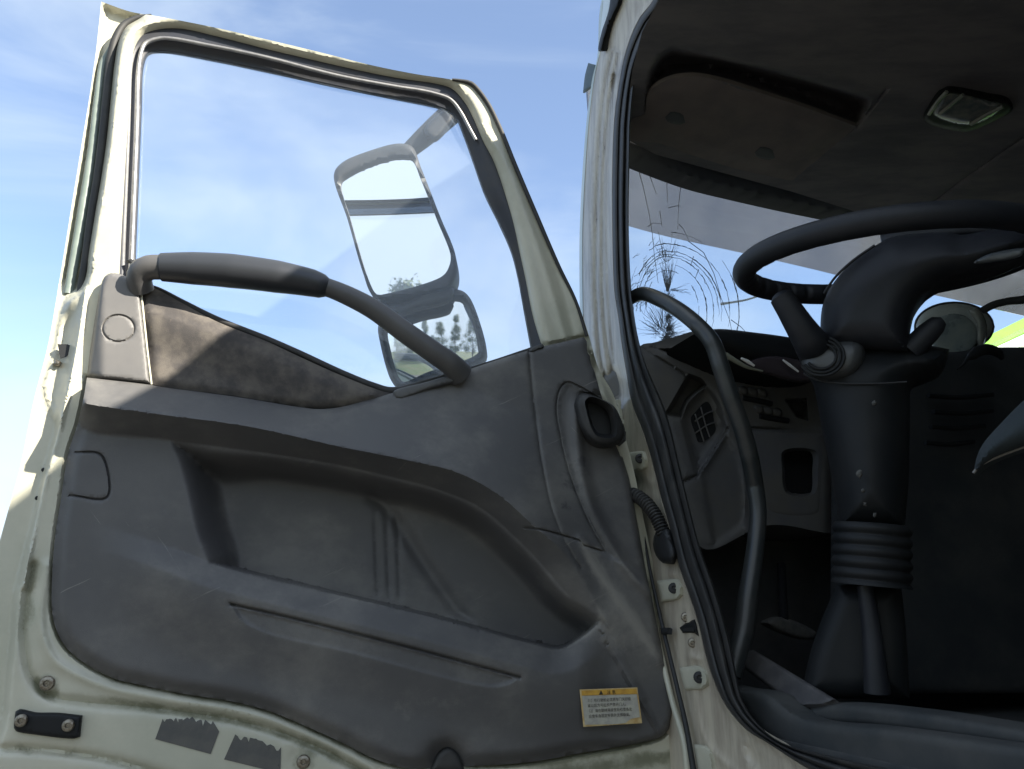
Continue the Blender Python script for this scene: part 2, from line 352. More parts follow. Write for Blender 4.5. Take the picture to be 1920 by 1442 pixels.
# ---------------- door: metal shell
post = sm([(258, 36), (236, 50), (222, 75), (214, 115), (207, 180), (199, 260), (189, 330), (177, 400), (164, 480), (160, 517), (150, 540), (127, 560), (117, 587), (108, 645), (98, 683), (87, 727), (92, 750), (102, 780), (107, 800), (98, 840), (84, 890), (66, 970), (45, 1050), (30, 1110), (22, 1200), (10, 1330), (0, 1480), (1330, 1560, 1), (1312, 1442), (1290, 1370), (1268, 1290), (1243, 1190), (1222, 1090), (1198, 980), (1178, 880), (1160, 810), (1140, 740), (1112, 690), (1130, 628), (1105, 570), (1075, 500), (1035, 400), (995, 310), (965, 235), (930, 180), (895, 140), (840, 130), (780, 120), (700, 104), (600, 79), (500, 55), (400, 31), (330, 16), (285, 20)], step=8)
shell_o = sm([(190, 3, 1), (245, 22), (292, 30), (400, 51), (500, 74), (600, 98), (700, 123), (780, 139), (840, 148), (885, 157), (912, 192), (938, 240), (968, 312), (1008, 405), (1050, 500), (1082, 565), (1104, 628), (1122, 690), (1150, 740), (1170, 810), (1188, 880), (1208, 980), (1232, 1090), (1253, 1190), (1278, 1290), (1300, 1370), (1322, 1442), (1340, 1580, 1), (-110, 1580, 1), (-80, 1442), (-55, 1250), (-15, 1070), (14, 962), (37, 880), (63, 753), (90, 647), (113, 517), (132, 400), (150, 290), (168, 180), (182, 80)], step=8)
W1 = sm([(222, 522, 1), (225, 460), (232, 330), (240, 200), (244, 130), (250, 88), (266, 62), (296, 51), (340, 50), (400, 63), (500, 88), (600, 112), (700, 134), (760, 145), (815, 153), (848, 163), (873, 190), (890, 222), (907, 262), (927, 300), (960, 400), (985, 500), (1003, 590), (1018, 645, 1), (985, 672), (745, 744), (716, 736), (640, 704), (560, 668), (400, 600), (268, 545)], step=7)
tr_low = np.array([(110, 962), (97, 1095), (100, 1162), (120, 1209), (157, 1242), (213, 1272), (267, 1285), (333, 1299), (433, 1315), (500, 1332), (567, 1359), (640, 1392), (700, 1420), (760, 1450)], float)
edgelip = sm([(160, 545), (147, 633), (133, 707), (123, 753), (112, 800), (90, 880), (62, 1000), (45, 1100)], False, 6)
low_out = sm([(62, 1060), (48, 1130), (46, 1200), (60, 1270), (95, 1305), (170, 1318), (260, 1325), (350, 1336), (440, 1350), (520, 1372), (600, 1402), (690, 1450)], False, 6)
low_mid = sm([(88, 1060), (76, 1150), (82, 1200), (104, 1240), (150, 1268), (213, 1292), (267, 1303), (333, 1315), (433, 1331), (500, 1348), (567, 1376), (640, 1410), (700, 1442)], False, 6)
bot_gr = sm([(-20, 1404), (60, 1404), (160, 1416), (250, 1436), (330, 1462)], False, 6)
lip2 = sm([(240, 200), (244, 130), (250, 88), (266, 62), (296, 51), (340, 50), (400, 63), (500, 88), (600, 112), (700, 134), (760, 145), (815, 153)], False)
T_o = sm([(163, 708, 1), (284, 722), (300, 725), (450, 745), (560, 763), (600, 767), (640, 763), (690, 750), (735, 737), (865, 697), (990, 657), (1095, 632, 1), (1100, 640), (1101, 660), (1106, 668), (1108, 682), (1114, 695), (1127, 740), (1145, 790), (1165, 850), (1180, 900), (1195, 980), (1213, 1080), (1222, 1120), (1238, 1200), (1257, 1265), (1266, 1310), (1262, 1345), (1245, 1378), (1200, 1393), (1100, 1410), (1000, 1428), (900, 1436), (865, 1437, 1), (855, 1418), (840, 1407), (826, 1412), (812, 1440, 1), (760, 1440), (700, 1422), (640, 1392), (567, 1359), (500, 1332), (433, 1315), (333, 1299), (267, 1285), (213, 1272), (157, 1242), (120, 1209), (100, 1162), (97, 1095), (104, 1000), (112, 950), (128, 850), (146, 795, 1), (157, 745)], step=6)
LG1 = sm([(905, 235), (945, 300), (985, 400), (1020, 500), (1062, 640)], False, 6); LG2 = sm([(915, 235), (957, 300), (1000, 400), (1040, 500), (1080, 640)], False, 6)
def shell_h(P):
    d = sd(P, post); dr = .060-.034*ss((P[:, 1]-510)/90); h = -.018-dr + dr*ss(d/18+.4)
    # outer flange rolled at its rim
    e = dist(P, shell_o)
    h += .018*np.exp(-(e/7)**2)*ss((-d+2)/8)*ss((560-P[:, 1])/60)
    g = dist(P, edgelip, False); h += .010*np.exp(-(g/5)**2)
    left = inside(P, np.vstack([edgelip, [(-90, 1100), (-90, 500)]])); h -= np.where(left, .024*ss(g/26), 0)*ss((d+4)/14)*ss((P[:, 1]-548)/70)
    g = dist(P, low_out, False); h -= .010*np.exp(-(g/8)**2)
    g = dist(P, low_mid, False); h += .006*np.exp(-(g/9)**2)
    g = dist(P, bot_gr, False); h -= .012*np.exp(-(g/7)**2)
    for sx, sy in ((89, 1281), (569, 1428)): q = np.hypot(P[:, 0]-sx, P[:, 1]-sy); h -= .007*np.exp(-(q/24)**2)*1.0; h += .004*np.exp(-(q/15)**6)
    h += .004*np.exp(-(dist(P, LG1, False)/6)**2)-.0035*np.exp(-(dist(P, LG2, False)/7)**2)
    win = dist(P, W1); h -= .012*np.exp(-(win/6)**2)
    ti = sd(P, T_o); h = h-.009*ss((ti+7)/7)-(.109)*ss((ti-14)/14)
    oc = np.hypot(P[:, 0]-225, P[:, 1]-30)
    h += .0004*np.sin(P[:, 0]/37+np.sin(P[:, 1]/53))*np.clip(d/40, 0, 1)
    return h
def shell_g(P):
    t = -sd(P, T_o); lowm = ss((P[:, 1]-900)/200)
    g = .62*np.exp(-(np.clip(t-3, 0, 999)/7)**2)*lowm + .30*np.exp(-((t-34)/14)**2)*lowm + .42*np.exp(-(dist(P, low_out, False)/16)**2) + .3*np.exp(-(dist(P, bot_gr, False)/10)**2)
    for sx, sy in ((89, 1281), (569, 1428)): q = np.hypot(P[:, 0]-sx, P[:, 1]-sy-6); g += .55*np.exp(-((q-16)/12)**2)
    g += .35*np.exp(-((np.hypot((P[:, 0]-90)/1.5, P[:, 1]-1390)-36)/10)**2)
    g += .45*ss((P[:, 0]-900)/150)*ss((P[:, 1]-1395)/20)
    g += .34*np.exp(-(np.clip(sd(P, shell_o), 0, 99)/5)**2)*(P[:, 1] > 80)*(P[:, 0] > 500)
    return g
doorm = relief('door', shell_o, door, shell_h, cream, truck, grime=shell_g, holes=[W1], sp=9, skirt=.02, feats=[(post, (-14, -11, -8, -5.5, -3, 0, 3, 5.5, 8, 11, 14)), (edgelip, (-9, -4, 0, 4, 9)), (low_out, (-12, -6, 0, 6, 12)), (low_mid, (-6, 0, 6)), (bot_gr, (-8, -3, 3, 8)), (LG1, (-6, 0, 6)), (LG2, (-4, 4)), (W1, (-20, -14, -9, -5, -2, 2, 5, 9, 14, 20)), (T_o, (-34, -28, -21, -14, -10, -7, -3.5, 0, 3.5, 7, 10, 14, 21, 28, 34))])
doorm['label'] = 'cream painted door frame, sunlit on its rear edge and grimy at the bottom corner'
# outer skin, closing the door from behind, with its own window opening
relief('outer_skin', shell_o*1.0, door, -.155, skinp, doorm, holes=[W1], sp=40, skirt=.0, back=True)
# weatherstrip along the rear edge and round the head of the window frame
tube('weatherstrip', [(150, 548), (158, 500), (170, 410), (183, 330), (193, 250), (200, 180), (208, 110), (216, 75), (232, 47), (258, 33), (284, 28)], door, [5, 6, 6, 6, 6, 6, 6, 6, 5, 3.5, 1.5], rubber, doorm, h=-.052)
tube('weatherstrip', [(848, 149), (868, 152), (884, 157), (912, 190), (936, 237), (966, 310), (1006, 404), (1048, 500), (1080, 566), (1100, 630)], door, [2, 3, 4, 4, 4, 4, 4, 3.5, 3, 3], rubber, doorm, h=-.016)
tube('channel_rail', [(128, 552), (143, 470), (158, 380), (172, 290), (184, 190), (194, 120), (206, 90)], door, [7, 8, 8, 7, 7, 6, 3], pbr('greenish_rail_paint', (.17, .21, .19), (.22, .26, .24), 20, .4), doorm, h=-.064)
# window channel
G = sm([(252, 560, 1), (253, 480), (258, 350), (264, 200), (268, 118), (277, 98), (302, 94), (400, 110), (500, 131), (633, 160), (760, 186), (800, 194), (840, 205), (857, 220), (870, 250), (888, 300), (910, 362), (936, 415), (960, 470), (973, 520), (984, 580), (997, 650, 1), (740, 750), (560, 700)], step=7)
W1b = sm([(217, 530, 1), (220, 460), (227, 330), (235, 200), (239, 130), (245, 86), (262, 57), (296, 46), (340, 45), (400, 58), (500, 83), (600, 107), (700, 129), (760, 140), (817, 148), (852, 158), (878, 187), (895, 220), (912, 260), (932, 298), (965, 398), (990, 499), (1008, 590), (1023, 650, 1), (985, 682), (740, 762), (560, 710)], step=7)
strip = sm([(246, 505), (250, 400), (256, 250), (262, 110), (272, 82), (300, 72), (400, 87), (500, 108), (633, 142), (745, 163), (800, 172), (845, 187), (865, 212), (885, 250), (900, 275)], False)
def chan_h(P):
    d = dist(P, G); return -.05 + .014*ss(d/26)
relief('window_channel', W1b, door, chan_h, pbr('window_channel_rubber', (.028, .032, .046), (.045, .045, .05), 14, .45), doorm, holes=[G], sp=5, skirt=.01, feats=[(strip, (-14, -11, -8, -5, -2, 2, 5, 8, 11, 14))])
tube('trim_strip', [tuple(p) for p in strip[::4]], door, 3.1, trimst, doorm, h=-.033)
rod('lock_rod', door.un([(241, 525)], -.03)[0], door.un([(246, 492)], -.03)[0], .0035, trimst, doorm)
pillow('lock_knob', [(236, 489), (246, 485), (255, 490), (246, 497)], door, blackm, doorm, h=-.028, bulge=.004, wpx=4)
Gg = sm([(238, 565, 1), (240, 480), (246, 350), (252, 200), (256, 112), (268, 86), (302, 80), (400, 96), (500, 117), (633, 146), (760, 172), (805, 180), (850, 192), (872, 215), (885, 245), (902, 295), (925, 360), (950, 412), (974, 468), (987, 520), (998, 580), (1010, 655, 1), (985, 700), (740, 765), (560, 730)], step=12)
relief('window_glass', Gg, door, 0, glass, doorm, base=-.052, sp=50, skirt=0)

# ---------------- door: trim panel with its relief
RID = sm([(150, 753), (163, 757), (300, 777), (467, 800), (640, 838), (760, 862), (860, 887), (935, 928), (1000, 985), (1060, 1040), (1100, 1100), (1130, 1155)], False, 6)
BEL = sm([(146, 794), (173, 810), (300, 823), (400, 837), (520, 853), (640, 873), (740, 896), (830, 921), (900, 952), (958, 1000), (1010, 1052), (1060, 1110), (1118, 1170)], False, 6)
K = sm([(320, 826), (400, 837), (520, 853), (640, 873), (740, 896), (830, 921), (900, 952), (958, 1000), (1010, 1052), (1060, 1110), (1125, 1157), (1118, 1172), (1075, 1206), (1050, 1217), (1000, 1208), (800, 1155), (600, 1108), (410, 1060), (385, 1050), (366, 1000), (350, 930), (334, 870)], step=6)
K2 = sm([(320, 826), (400, 837), (520, 853), (640, 873), (740, 896), (830, 921), (900, 952), (958, 1000), (1010, 1052), (1060, 1110), (1125, 1157), (1250, 1300, 1), (400, 1400, 1), (385, 1050, 1), (366, 1000), (350, 930), (334, 870)], step=6)
KB = sm([(405, 1058), (600, 1108), (800, 1155), (1000, 1208), (1050, 1217), (1118, 1172), (1127, 1158)], False, 6)
KBX = np.vstack([[(190, 985), (260, 1006), (330, 1030)], KB])
CH = sm([(190, 985), (287, 1060), (400, 1100), (640, 1152), (800, 1195), (960, 1240)], False, 6)
SLT = sm([(433, 1133), (560, 1162), (760, 1212), (975, 1270)], False, 5)
SLP = sm([(433, 1133, 1), (560, 1162), (760, 1212), (975, 1270, 1), (955, 1284), (930, 1290), (880, 1284), (640, 1222), (500, 1190), (450, 1163)], step=5)
HAT = sm([(142, 848), (185, 850), (196, 862), (201, 932), (132, 929)], False, 4)
SEAM = sm([(991, 658), (1000, 750), (1015, 860), (1037, 960), (1062, 1020), (1090, 1065)], False, 5)
LN1 = sm([(985, 990), (1014, 993), (1085, 1013)], False, 3); LN2 = sm([(1096, 1023), (1134, 1035, 1), (1100, 972), (1066, 882), (1051, 820), (1043, 765), (1050, 730), (1063, 717), (1080, 722), (1132, 752)], False, 3)
RG2 = sm([(1078, 735), (1085, 850), (1108, 950), (1150, 1030), (1190, 1085), (1218, 1110)], False, 5)
DG = sm([(700, 930), (735, 965), (800, 1065), (880, 1178)], False, 5)
EDG = sm([(1088, 1010), (1130, 1080), (1190, 1160), (1238, 1240)], False, 6)
VR = [np.array([(x, 940), (x+4, 1050), (x+8, 1140)], float) for x in (703, 724, 744)]
belowR = np.vstack([RID, [(1300, 1500), (60, 1500), (60, 753)]])
def trim_h(P):
    x, y = P[:, 0], P[:, 1]; d = dist(P, RID, False); bel = inside(P, belowR); dB = dist(P, BEL, False); pastB = inside(P, np.vstack([BEL, [(1300, 1500), (60, 1500), (60, 794)]]))
    fade = ss((1135-x)/160)*.7+.3
    up = .056*(1-np.clip((np.sqrt(d*d+16)-4)/(62+90*ss((x-560)/250)), 0, 1)**.9)
    t = np.clip(d/(d+dB+1e-6), 0, 1); dn = .056*(1-t)
    h = np.where(bel, np.where(pastB, 0, dn), up)*fade
    h += -.010*ss((45-dist(P, np.array([(100, 740), (100, 830)], float), False))/45)*0
    k1 = sd(P, K); k2 = sd(P, K2); pk = np.minimum(ss(k1/7), ss(k2/ (52+18*ss((520-x)/100))))
    kb = dist(P, KB, False); lip = 0; below = (~inside(P, K))&pastB&(x > 330)
    dl = np.zeros(len(P))
    # soft ridge running on from the pocket lip to the left
    kx = dist(P, KBX, False); h += np.where(inside(P, np.vstack([KBX, [(1300, 1158), (1300, 1500), (60, 1500), (60, 985)]])), .021*np.clip(kx/44, 0, 1)*(1-ss((kx-46)/150))*ss((x-150)/200)*(1-ss((x-1080)/70)), 0)
    h += np.where(k1 > 0, -.100*pk, 0)
    for v in VR: h += np.where(k1 > 14, -.0035*np.exp(-(dist(P, v, False)/5)**2)*ss((y-940)/60)*ss((1140-y)/40), 0)
    h += -.009*np.exp(-(dist(P, DG, False)/13)**2)*ss((k1-8)/14)
    h += -.009*np.exp(-(dist(P, SLT, False)/2.6)**2)
    sl = sd(P, SLP); h += np.where(sl > 0, -.006*ss(dist(P, SLP)/8)*(1-.75*ss((dist(P, SLT, False)-4)/40)), 0)
    for c in (HAT, LN1, LN2): h += -.006*np.exp(-(dist(P, c, False)/1.7)**2)
    h += -.004*np.exp(-(dist(P, SEAM, False)/2.2)**2)
    ins = sd(P, np.vstack([LN2, [(1180, 760), (1250, 1100)]])); h += np.where(ins > 0, -.006*ss(ins/6), 0)
    h += .010*np.exp(-(dist(P, RG2, False)/10)**2)*ss((y-730)/60)
    rr = inside(P, np.vstack([RG2, [(1300, 1100), (1200, 740)]])); h += np.where(rr, -.010*ss(dist(P, RG2, False)/22), 0)
    h += .006*np.exp(-(dist(P, EDG, False)/8)**2)
    b = dist(P, T_o); low = ss((y-780)/60); wr = 22*(1-ss((x-1120)/60))+8
    h += -.017*low*(1-ss(b/wr))**1.6
    h += -.004*(1-low)*(1-ss(b/5))
    q = np.hypot(x-840, (y-1440)*.9); h += -.010*np.exp(-(q/50)**4)
    return h
def trim_g(P):
    x, y = P[:, 0], P[:, 1]; g = np.zeros(len(P))
    for (cx, cy, ax, ay, a) in ((1150, 1130, 60, 90, .42), (1110, 1050, 50, 40, .38), (1190, 1200, 50, 60, .36), (740, 1330, 90, 60, .34), (900, 1330, 120, 60, .26), (620, 1130, 130, 50, .2), (860, 900, 60, 20, .30), (230, 740, 90, 20, .25), (600, 800, 200, 30, .22), (1100, 1190, 60, 40, .34), (870, 780, 130, 60, .2)):
        g += a*np.exp(-((x-cx)/ax)**2-((y-cy)/ay)**2)
    for c, a, w_ in ((KB, .30, 5), (EDG, .4, 9), (RG2, .30, 4), (RID, .16, 6)): g += a*np.exp(-(dist(P, c, False)/w_)**2)
    return g
tp = relief('trim_panel', T_o, door, trim_h, trim, doorm, grime=trim_g, sp=7.5, skirt=.02, smooth_ang=60, feats=[(RID, (-8, -3, 0, 3, 8, 14)), (BEL, (-6, -2, 2, 6)), (KBX, (-54, -49, -45, -41, -36, -20, -9, 0, 9, 20, 36, 41, 45, 49, 54)), (SLT, (-6, -3, -1.3, 0, 1.3, 3, 6)), (HAT, (-3, -1.4, 0, 1.4, 3)), (LN1, (-3, -1.4, 0, 1.4, 3)), (LN2, (-3, -1.4, 0, 1.4, 3)), (SEAM, (-4, -2, 0, 2, 4)), (DG, (-12, -6, 0, 6, 12))]+[(v, (-9, -6, -3, 0, 3, 6, 9)) for v in VR]+[(np.vstack([K, K[:1]]), (-9, -7, -5, -3, -1.2, 1.2, 3, 5, 7, 9, 13, 17, -13, -17)), (RG2, (-10, -5, 0, 5, 10)), (SLP, (-4, -2, 0, 2, 4, 8))])
pillow('notch_shade', [(806, 1446, 1), (822, 1412), (840, 1401), (858, 1412), (872, 1446, 1)], door, rubber, doorm, h=-.02, bulge=.008, wpx=12)  # dark bump standing in for the shadow inside the edge notch
# upper pieces of the trim
CIR = sm([(222+30*math.cos(t), 616+25*math.sin(t)) for t in np.linspace(0, 6.28, 14)[:-1]], step=4)
tow_o = sm([(163, 706, 1), (170, 650), (180, 585), (189, 535), (196, 519), (208, 512), (222, 513), (240, 520), (262, 532, 1), (270, 600), (283, 720, 1)], step=6)
def tow_h(P): return .012*np.sqrt(np.clip(1-(1-np.clip(dist(P, tow_o)/9, 0, 1))**2, 0, 1)) - .004*np.exp(-(dist(P, CIR)/1.5)**2) - .016*ss((195-P[:, 0])/30)
relief('pillar_cap', tow_o, door, tow_h, tower, doorm, sp=7, skirt=.03, feats=[(np.vstack([CIR, CIR[:1]]), (-3, -1.4, 0, 1.4, 3)), (tow_o, (-8, -5, -2, 2, 5, 8))])
tube('edge_strip', [(263, 534), (270, 600), (277, 665), (284, 721)], door, 1.8, cream, doorm, h=.006)
cl_o = sm([(265, 534, 1), (285, 538), (345, 570), (405, 602), (500, 640), (560, 668), (640, 704), (716, 733), (740, 738, 1), (700, 750), (640, 763), (600, 766), (560, 762), (450, 744), (300, 724), (285, 720, 1), (272, 610)], step=6)
CR2 = sm([(270, 580), (330, 600), (420, 632), (520, 675), (620, 722), (700, 742)], False, 6)
def cl_h(P):
    d = dist(P, cl_o); up = P[:, 1] < np.interp(P[:, 0], CR2[:, 0], CR2[:, 1]); e = dist(P, CR2, False)
    return -.002 + .006*ss(d/12)+np.where(up, .016*np.exp(-e/40)-.010, .016*(1-ss(e/80))-.010)
relief('cloth_insert', cl_o, door, cl_h, cloth, doorm, sp=7, skirt=.02, feats=[(CR2, (-5, 0, 5))])
tube('window_seal', [(268, 536), (290, 540), (345, 568), (405, 598), (500, 636), (560, 662), (640, 699), (700, 724), (735, 733), (800, 716), (865, 696), (930, 676), (990, 656), (1018, 648)], door, [3, 4, 5, 5.5, 6, 6, 6, 7, 7.5, 5, 3, 3, 3, 3], rubber, doorm, h=-.012)
pillow('seal_end', [(990, 657), (1018, 645), (1021, 651), (996, 661)], door, rubber, doorm, h=-.004, bulge=.006, wpx=4)
pillow('handle_base', [(737, 735), (800, 716), (866, 696, 1), (866, 706), (862, 712), (800, 731), (752, 748), (742, 746)], door, trim2, doorm, h=.010, bulge=.004, wpx=6)
# grab handle of the door
tube('grab_handle', [(266, 545, 0), (261, 525, .014), (266, 510, .022), (280, 502, .028), (302, 501, .030)], door, [20, 20, 21, 21, 21], hbase, doorm, sides=18)
gh = tube('handle_grip', [(298, 501, .030), (303, 501, .030), (360, 503, .032), (433, 508, .034), (520, 519, .034), (585, 531, .033), (604, 537, .032), (614, 540, .032)], door, [20, 24, 28, 30, 29, 25, 22, 17], grip, doorm, sides=20)
tube('grab_handle', [(600, 535, .032), (622, 542, .032), (655, 556, .032), (700, 580, .032), (765, 627, .030), (815, 662, .025), (845, 683, .018), (862, 702, .0)], door, [17, 17, 18, 19, 20.5, 21, 22, 26], hbase, doorm, sides=18)
# side window air duct
D_out = sm([(1078, 753), (1090, 738), (1128, 748), (1153, 764), (1166, 790), (1172, 808), (1166, 828), (1138, 838), (1112, 831), (1089, 804), (1079, 775)], step=4)
D_in = sm([(1097, 752), (1106, 744), (1140, 756), (1150, 768), (1157, 804), (1153, 819), (1122, 819), (1111, 807), (1100, 772)], step=4)
def duct_h(P):
    a = dist(P, D_out); b = dist(P, D_in); t = a/(a+b+1e-6); return .030*np.sqrt(np.clip(1-(1-np.clip(t*1.6, 0, 1))**2, 0, 1)) + .003*np.exp(-(b/3)**2)
relief('air_duct', D_out, door, duct_h, rubber, doorm, holes=[D_in], sp=5, skirt=.03)
D_b = D_in+0
n = len(D_b); Xf = door.un(D_b, .030); Xb = door.un(D_b*.8+D_b.mean(0)*.2, -.008)
finish('duct_throat', np.vstack([Xf, Xb]), [[i, (i+1) % n, n+(i+1) % n, n+i] for i in range(n)]+[list(range(n, 2*n))], blackm, doorm)
tube('grommet', [(1160, 806), (1168, 812), (1168, 824), (1158, 832)], door, 6, rubber, doorm, h=.0)

# warning label
LZ = float(trim_h(np.array([(x, y) for x in (1087, 1115, 1145, 1175, 1204) for y in (1290, 1310, 1330, 1350, 1362)], float)).max())
lab = pillow('warning_label', [(1087, 1293, 1), (1195, 1289, 1), (1204, 1356, 1), (1094, 1363, 1)], door, lborder, doorm, h=LZ+.001, bulge=.0003, wpx=3, thick=.001, sp=30)
plate('label_panel', [(1091, 1305, 1), (1194, 1302, 1), (1200, 1345, 1), (1183, 1348), (1174, 1355), (1097, 1359, 1)], door, lpaper, doorm, h=LZ+.0021, thick=.0004)
plate('label_header', [(1090, 1295, 1), (1193, 1291, 1), (1194.5, 1301, 1), (1091, 1304, 1)], door, yellow, doorm, h=LZ+.0021, thick=.0004)
a0 = door.un([(1094, 1330)], LZ+.002)[0]; a1 = door.un([(1200, 1325)], LZ+.002)[0]; ux = (a1-a0)/np.linalg.norm(a1-a0)
b0 = door.un([(1095, 1355)], LZ+.002)[0]; b1 = door.un([(1090, 1296)], LZ+.002)[0]; uy = (b1-b0)/np.linalg.norm(b1-b0)
SZ = 7.0*np.linalg.norm(a0-CAM)/FP
text('label_text', '（1）在行驶前必须将车门关好锁', (1099, 1316.5), SZ*.86, door, ink, doorm, LZ+.0027, ux, uy, .95)
text('label_text', '紧以后方可起步严禁开门人。', (1102, 1326), SZ*.86, door, ink, doorm, LZ+.0027, ux, uy, .95)
text('label_text', '（2）请在翻转驾驶室前检查各处', (1101, 1336), SZ*.86, door, ink, doorm, LZ+.0027, ux, uy, .95)
text('label_text', '应使车身固定牢靠并支撑稳妥。', (1104, 1346), SZ*.86, door, ink, doorm, LZ+.0027, ux, uy, .95)
text('label_text', '注 意', (1138, 1301.5), SZ*1.05, door, ink, doorm, LZ+.0027, ux, uy)
plate('warning_triangle', [(1123, 1302.5, 1), (1131, 1302.2, 1), (1127, 1294.5, 1)], door, ink, doorm, h=LZ+.0027, thick=.0003)

# details on the bare metal
def screw(px, r, fr, h, mat, parent, name='screw'):
    c = fr.un([px], h)[0]; rr = r*np.linalg.norm(c-CAM)/FP
    if fr is side: fr = Fr(c, -I*.45-F*.85)
    u = np.cross(fr.n, Z); u /= np.linalg.norm(u); v = np.cross(fr.n, u); V = []; Fs = []
    prof = [(1, 0), (1, .25), (.85, .45), (.5, .55), (.42, .55), (.3, .3)]
    for q, hh in prof:
        for s_ in range(16):
            a = s_*math.pi/8; V.append(c+rr*q*(math.cos(a)*u+math.sin(a)*v)+fr.n*hh*rr)
    for i in range(len(prof)-1):
        for s_ in range(16): Fs.append([i*16+s_, i*16+(s_+1) % 16, (i+1)*16+(s_+1) % 16, (i+1)*16+s_])
    Fs.append([(len(prof)-1)*16+s_ for s_ in range(16)])
    return finish(name, V, Fs, mat, parent, ang=30)
bh = lambda px: float(shell_h(np.array([px], float))[0])
for p in ((89, 1281), (569, 1428)): screw(p, 11, door, bh(p), steel, doorm)
pillow('bracket_plate', [(29, 1334, 1), (36, 1330), (65, 1336), (110, 1337), (153, 1342, 1), (149, 1382, 1), (140, 1385), (62, 1377), (30, 1371), (26, 1365)], door, darkm, doorm, h=-.012, bulge=.006, wpx=7)
for p in ((40, 1351), (128, 1360)): screw(p, 9, door, -.003, steel, doorm, 'bolt')
def ragged(pts, e0, e1):
    """roughen the stretch between two indices"""
    out = []
    for i, p in enumerate(pts):
        out.append(p)
        if e0 <= i < e1:
            q = pts[i+1]
            for t in np.linspace(0, 1, 12)[1:-1]:
                out.append((p[0]+(q[0]-p[0])*t+random.uniform(-1.5, 1.5), p[1]+(q[1]-p[1])*t+abs(random.gauss(0, 5)), 1))
    return out
def onshell(name, pts, mat, lift=.0012):
    o = sm(ragged(*pts), step=4); relief(name, o, door, lambda P: shell_h(P)+lift, mat, doorm, sp=7, skirt=.001)
onshell('worn_patch', ([(291, 1386, 1), (305, 1348, 1), (330, 1346, 1), (360, 1344, 1), (399, 1352, 1), (411, 1372, 1), (395, 1414, 1)], 1, 4), patchm)
onshell('worn_patch', ([(420, 1424, 1), (441, 1377, 1), (480, 1385, 1), (527, 1401, 1), (526, 1450, 1)], 1, 3), patchm)
# latch hole in the rear edge
plate('latch', [(108, 645, 1), (133, 648), (131, 664), (113, 672, 1)], door, blackm, doorm, h=-.030, thick=.002)
pillow('latch', [(98, 684), (104, 674), (114, 678), (110, 686)], door, steel, doorm, h=-.034, bulge=.004, wpx=4)
for p in ((70, 934), (82, 881)): screw(p, 3.5, door, bh(p), blackm, doorm, 'rivet')
# front edge of the door: thin cream fold, black strip and its clip
tube('front_seal', [(1178, 880), (1200, 970), (1222, 1085), (1246, 1190), (1270, 1290), (1288, 1370), (1300, 1442), (1312, 1500)], side, [2, 2.5, 3, 3.6, 4, 4.5, 5, 5], blackm, doorm, h=.014)
tube('door_fold', [(1222, 1105), (1225, 1150), (1243, 1240), (1262, 1320), (1283, 1390), (1290, 1442), (1292, 1500)], side, [1, 4, 5, 5, 6, 7, 8], cream, doorm, h=.010)
pillow('clip', [(1238, 1177, 1), (1253, 1177, 1), (1255, 1190, 1), (1240, 1190, 1)], side, blackm, doorm, h=.018, bulge=.003, wpx=3)

# ---------------- cab side: pillar and opening
SEALO = [(1240, -60), (1224, 0), (1198, 35), (1176, 87), (1163, 144), (1152, 219), (1148, 306), (1148, 437), (1152, 547), (1160, 600), (1166, 648), (1174, 696), (1185, 760), (1204, 807), (1223, 871), (1239, 935), (1255, 990), (1271, 1058), (1280, 1085), (1305, 1157), (1324, 1235), (1338, 1277), (1361, 1324), (1400, 1369), (1437, 1392), (1516, 1442), (1640, 1500), (2100, 1620)]
SEALI = [(1290, -60), (1268, 0), (1224, 66), (1194, 131), (1182, 219), (1180, 285), (1178, 420), (1183, 542), (1195, 630), (1211, 686), (1249, 779), (1279, 900), (1310, 1022), (1338, 1102), (1366, 1200), (1380, 1268), (1390, 1310), (1413, 1349), (1461, 1390), (1556, 1418), (1700, 1450), (2100, 1530)]
so_ = sm(SEALO, False, 8); si_ = sm(SEALI, False, 8)
silh = [(1150, -70), (1131, 0), (1126, 92), (1117, 130), (1110, 175), (1103, 240), (1098, 306), (1094, 380), (1092, 437), (1092, 520), (1093, 590), (1096, 660), (1105, 760), (1120, 900), (1150, 1100), (1190, 1300), (1225, 1450), (1260, 1600)]
pil_o = np.vstack([sm(silh, False, 8), [(2100, 1760)], so_[::-1]])
gr = [sm(q, False, 6) for q in ([(1150, 95), (1133, 175), (1122, 306), (1118, 437), (1118, 560), (1128, 680), (1150, 760)], [(1160, 100), (1143, 190), (1133, 306), (1130, 437), (1131, 560), (1141, 660), (1160, 740)], [(1152, 140), (1140, 300), (1138, 437), (1142, 580), (1152, 680)])]
beads = [sm(q, False, 5) for q in ([(1290, 1140), (1300, 1290), (1322, 1390), (1380, 1450)], [(1200, 880), (1220, 905), (1238, 900)], [(1255, 1075), (1275, 1080)], [(1298, 1232), (1315, 1236)])]
rec = sm([(1397, 1390), (1425, 1410), (1440, 1436), (1436, 1450), (1415, 1442), (1398, 1420)], step=5)
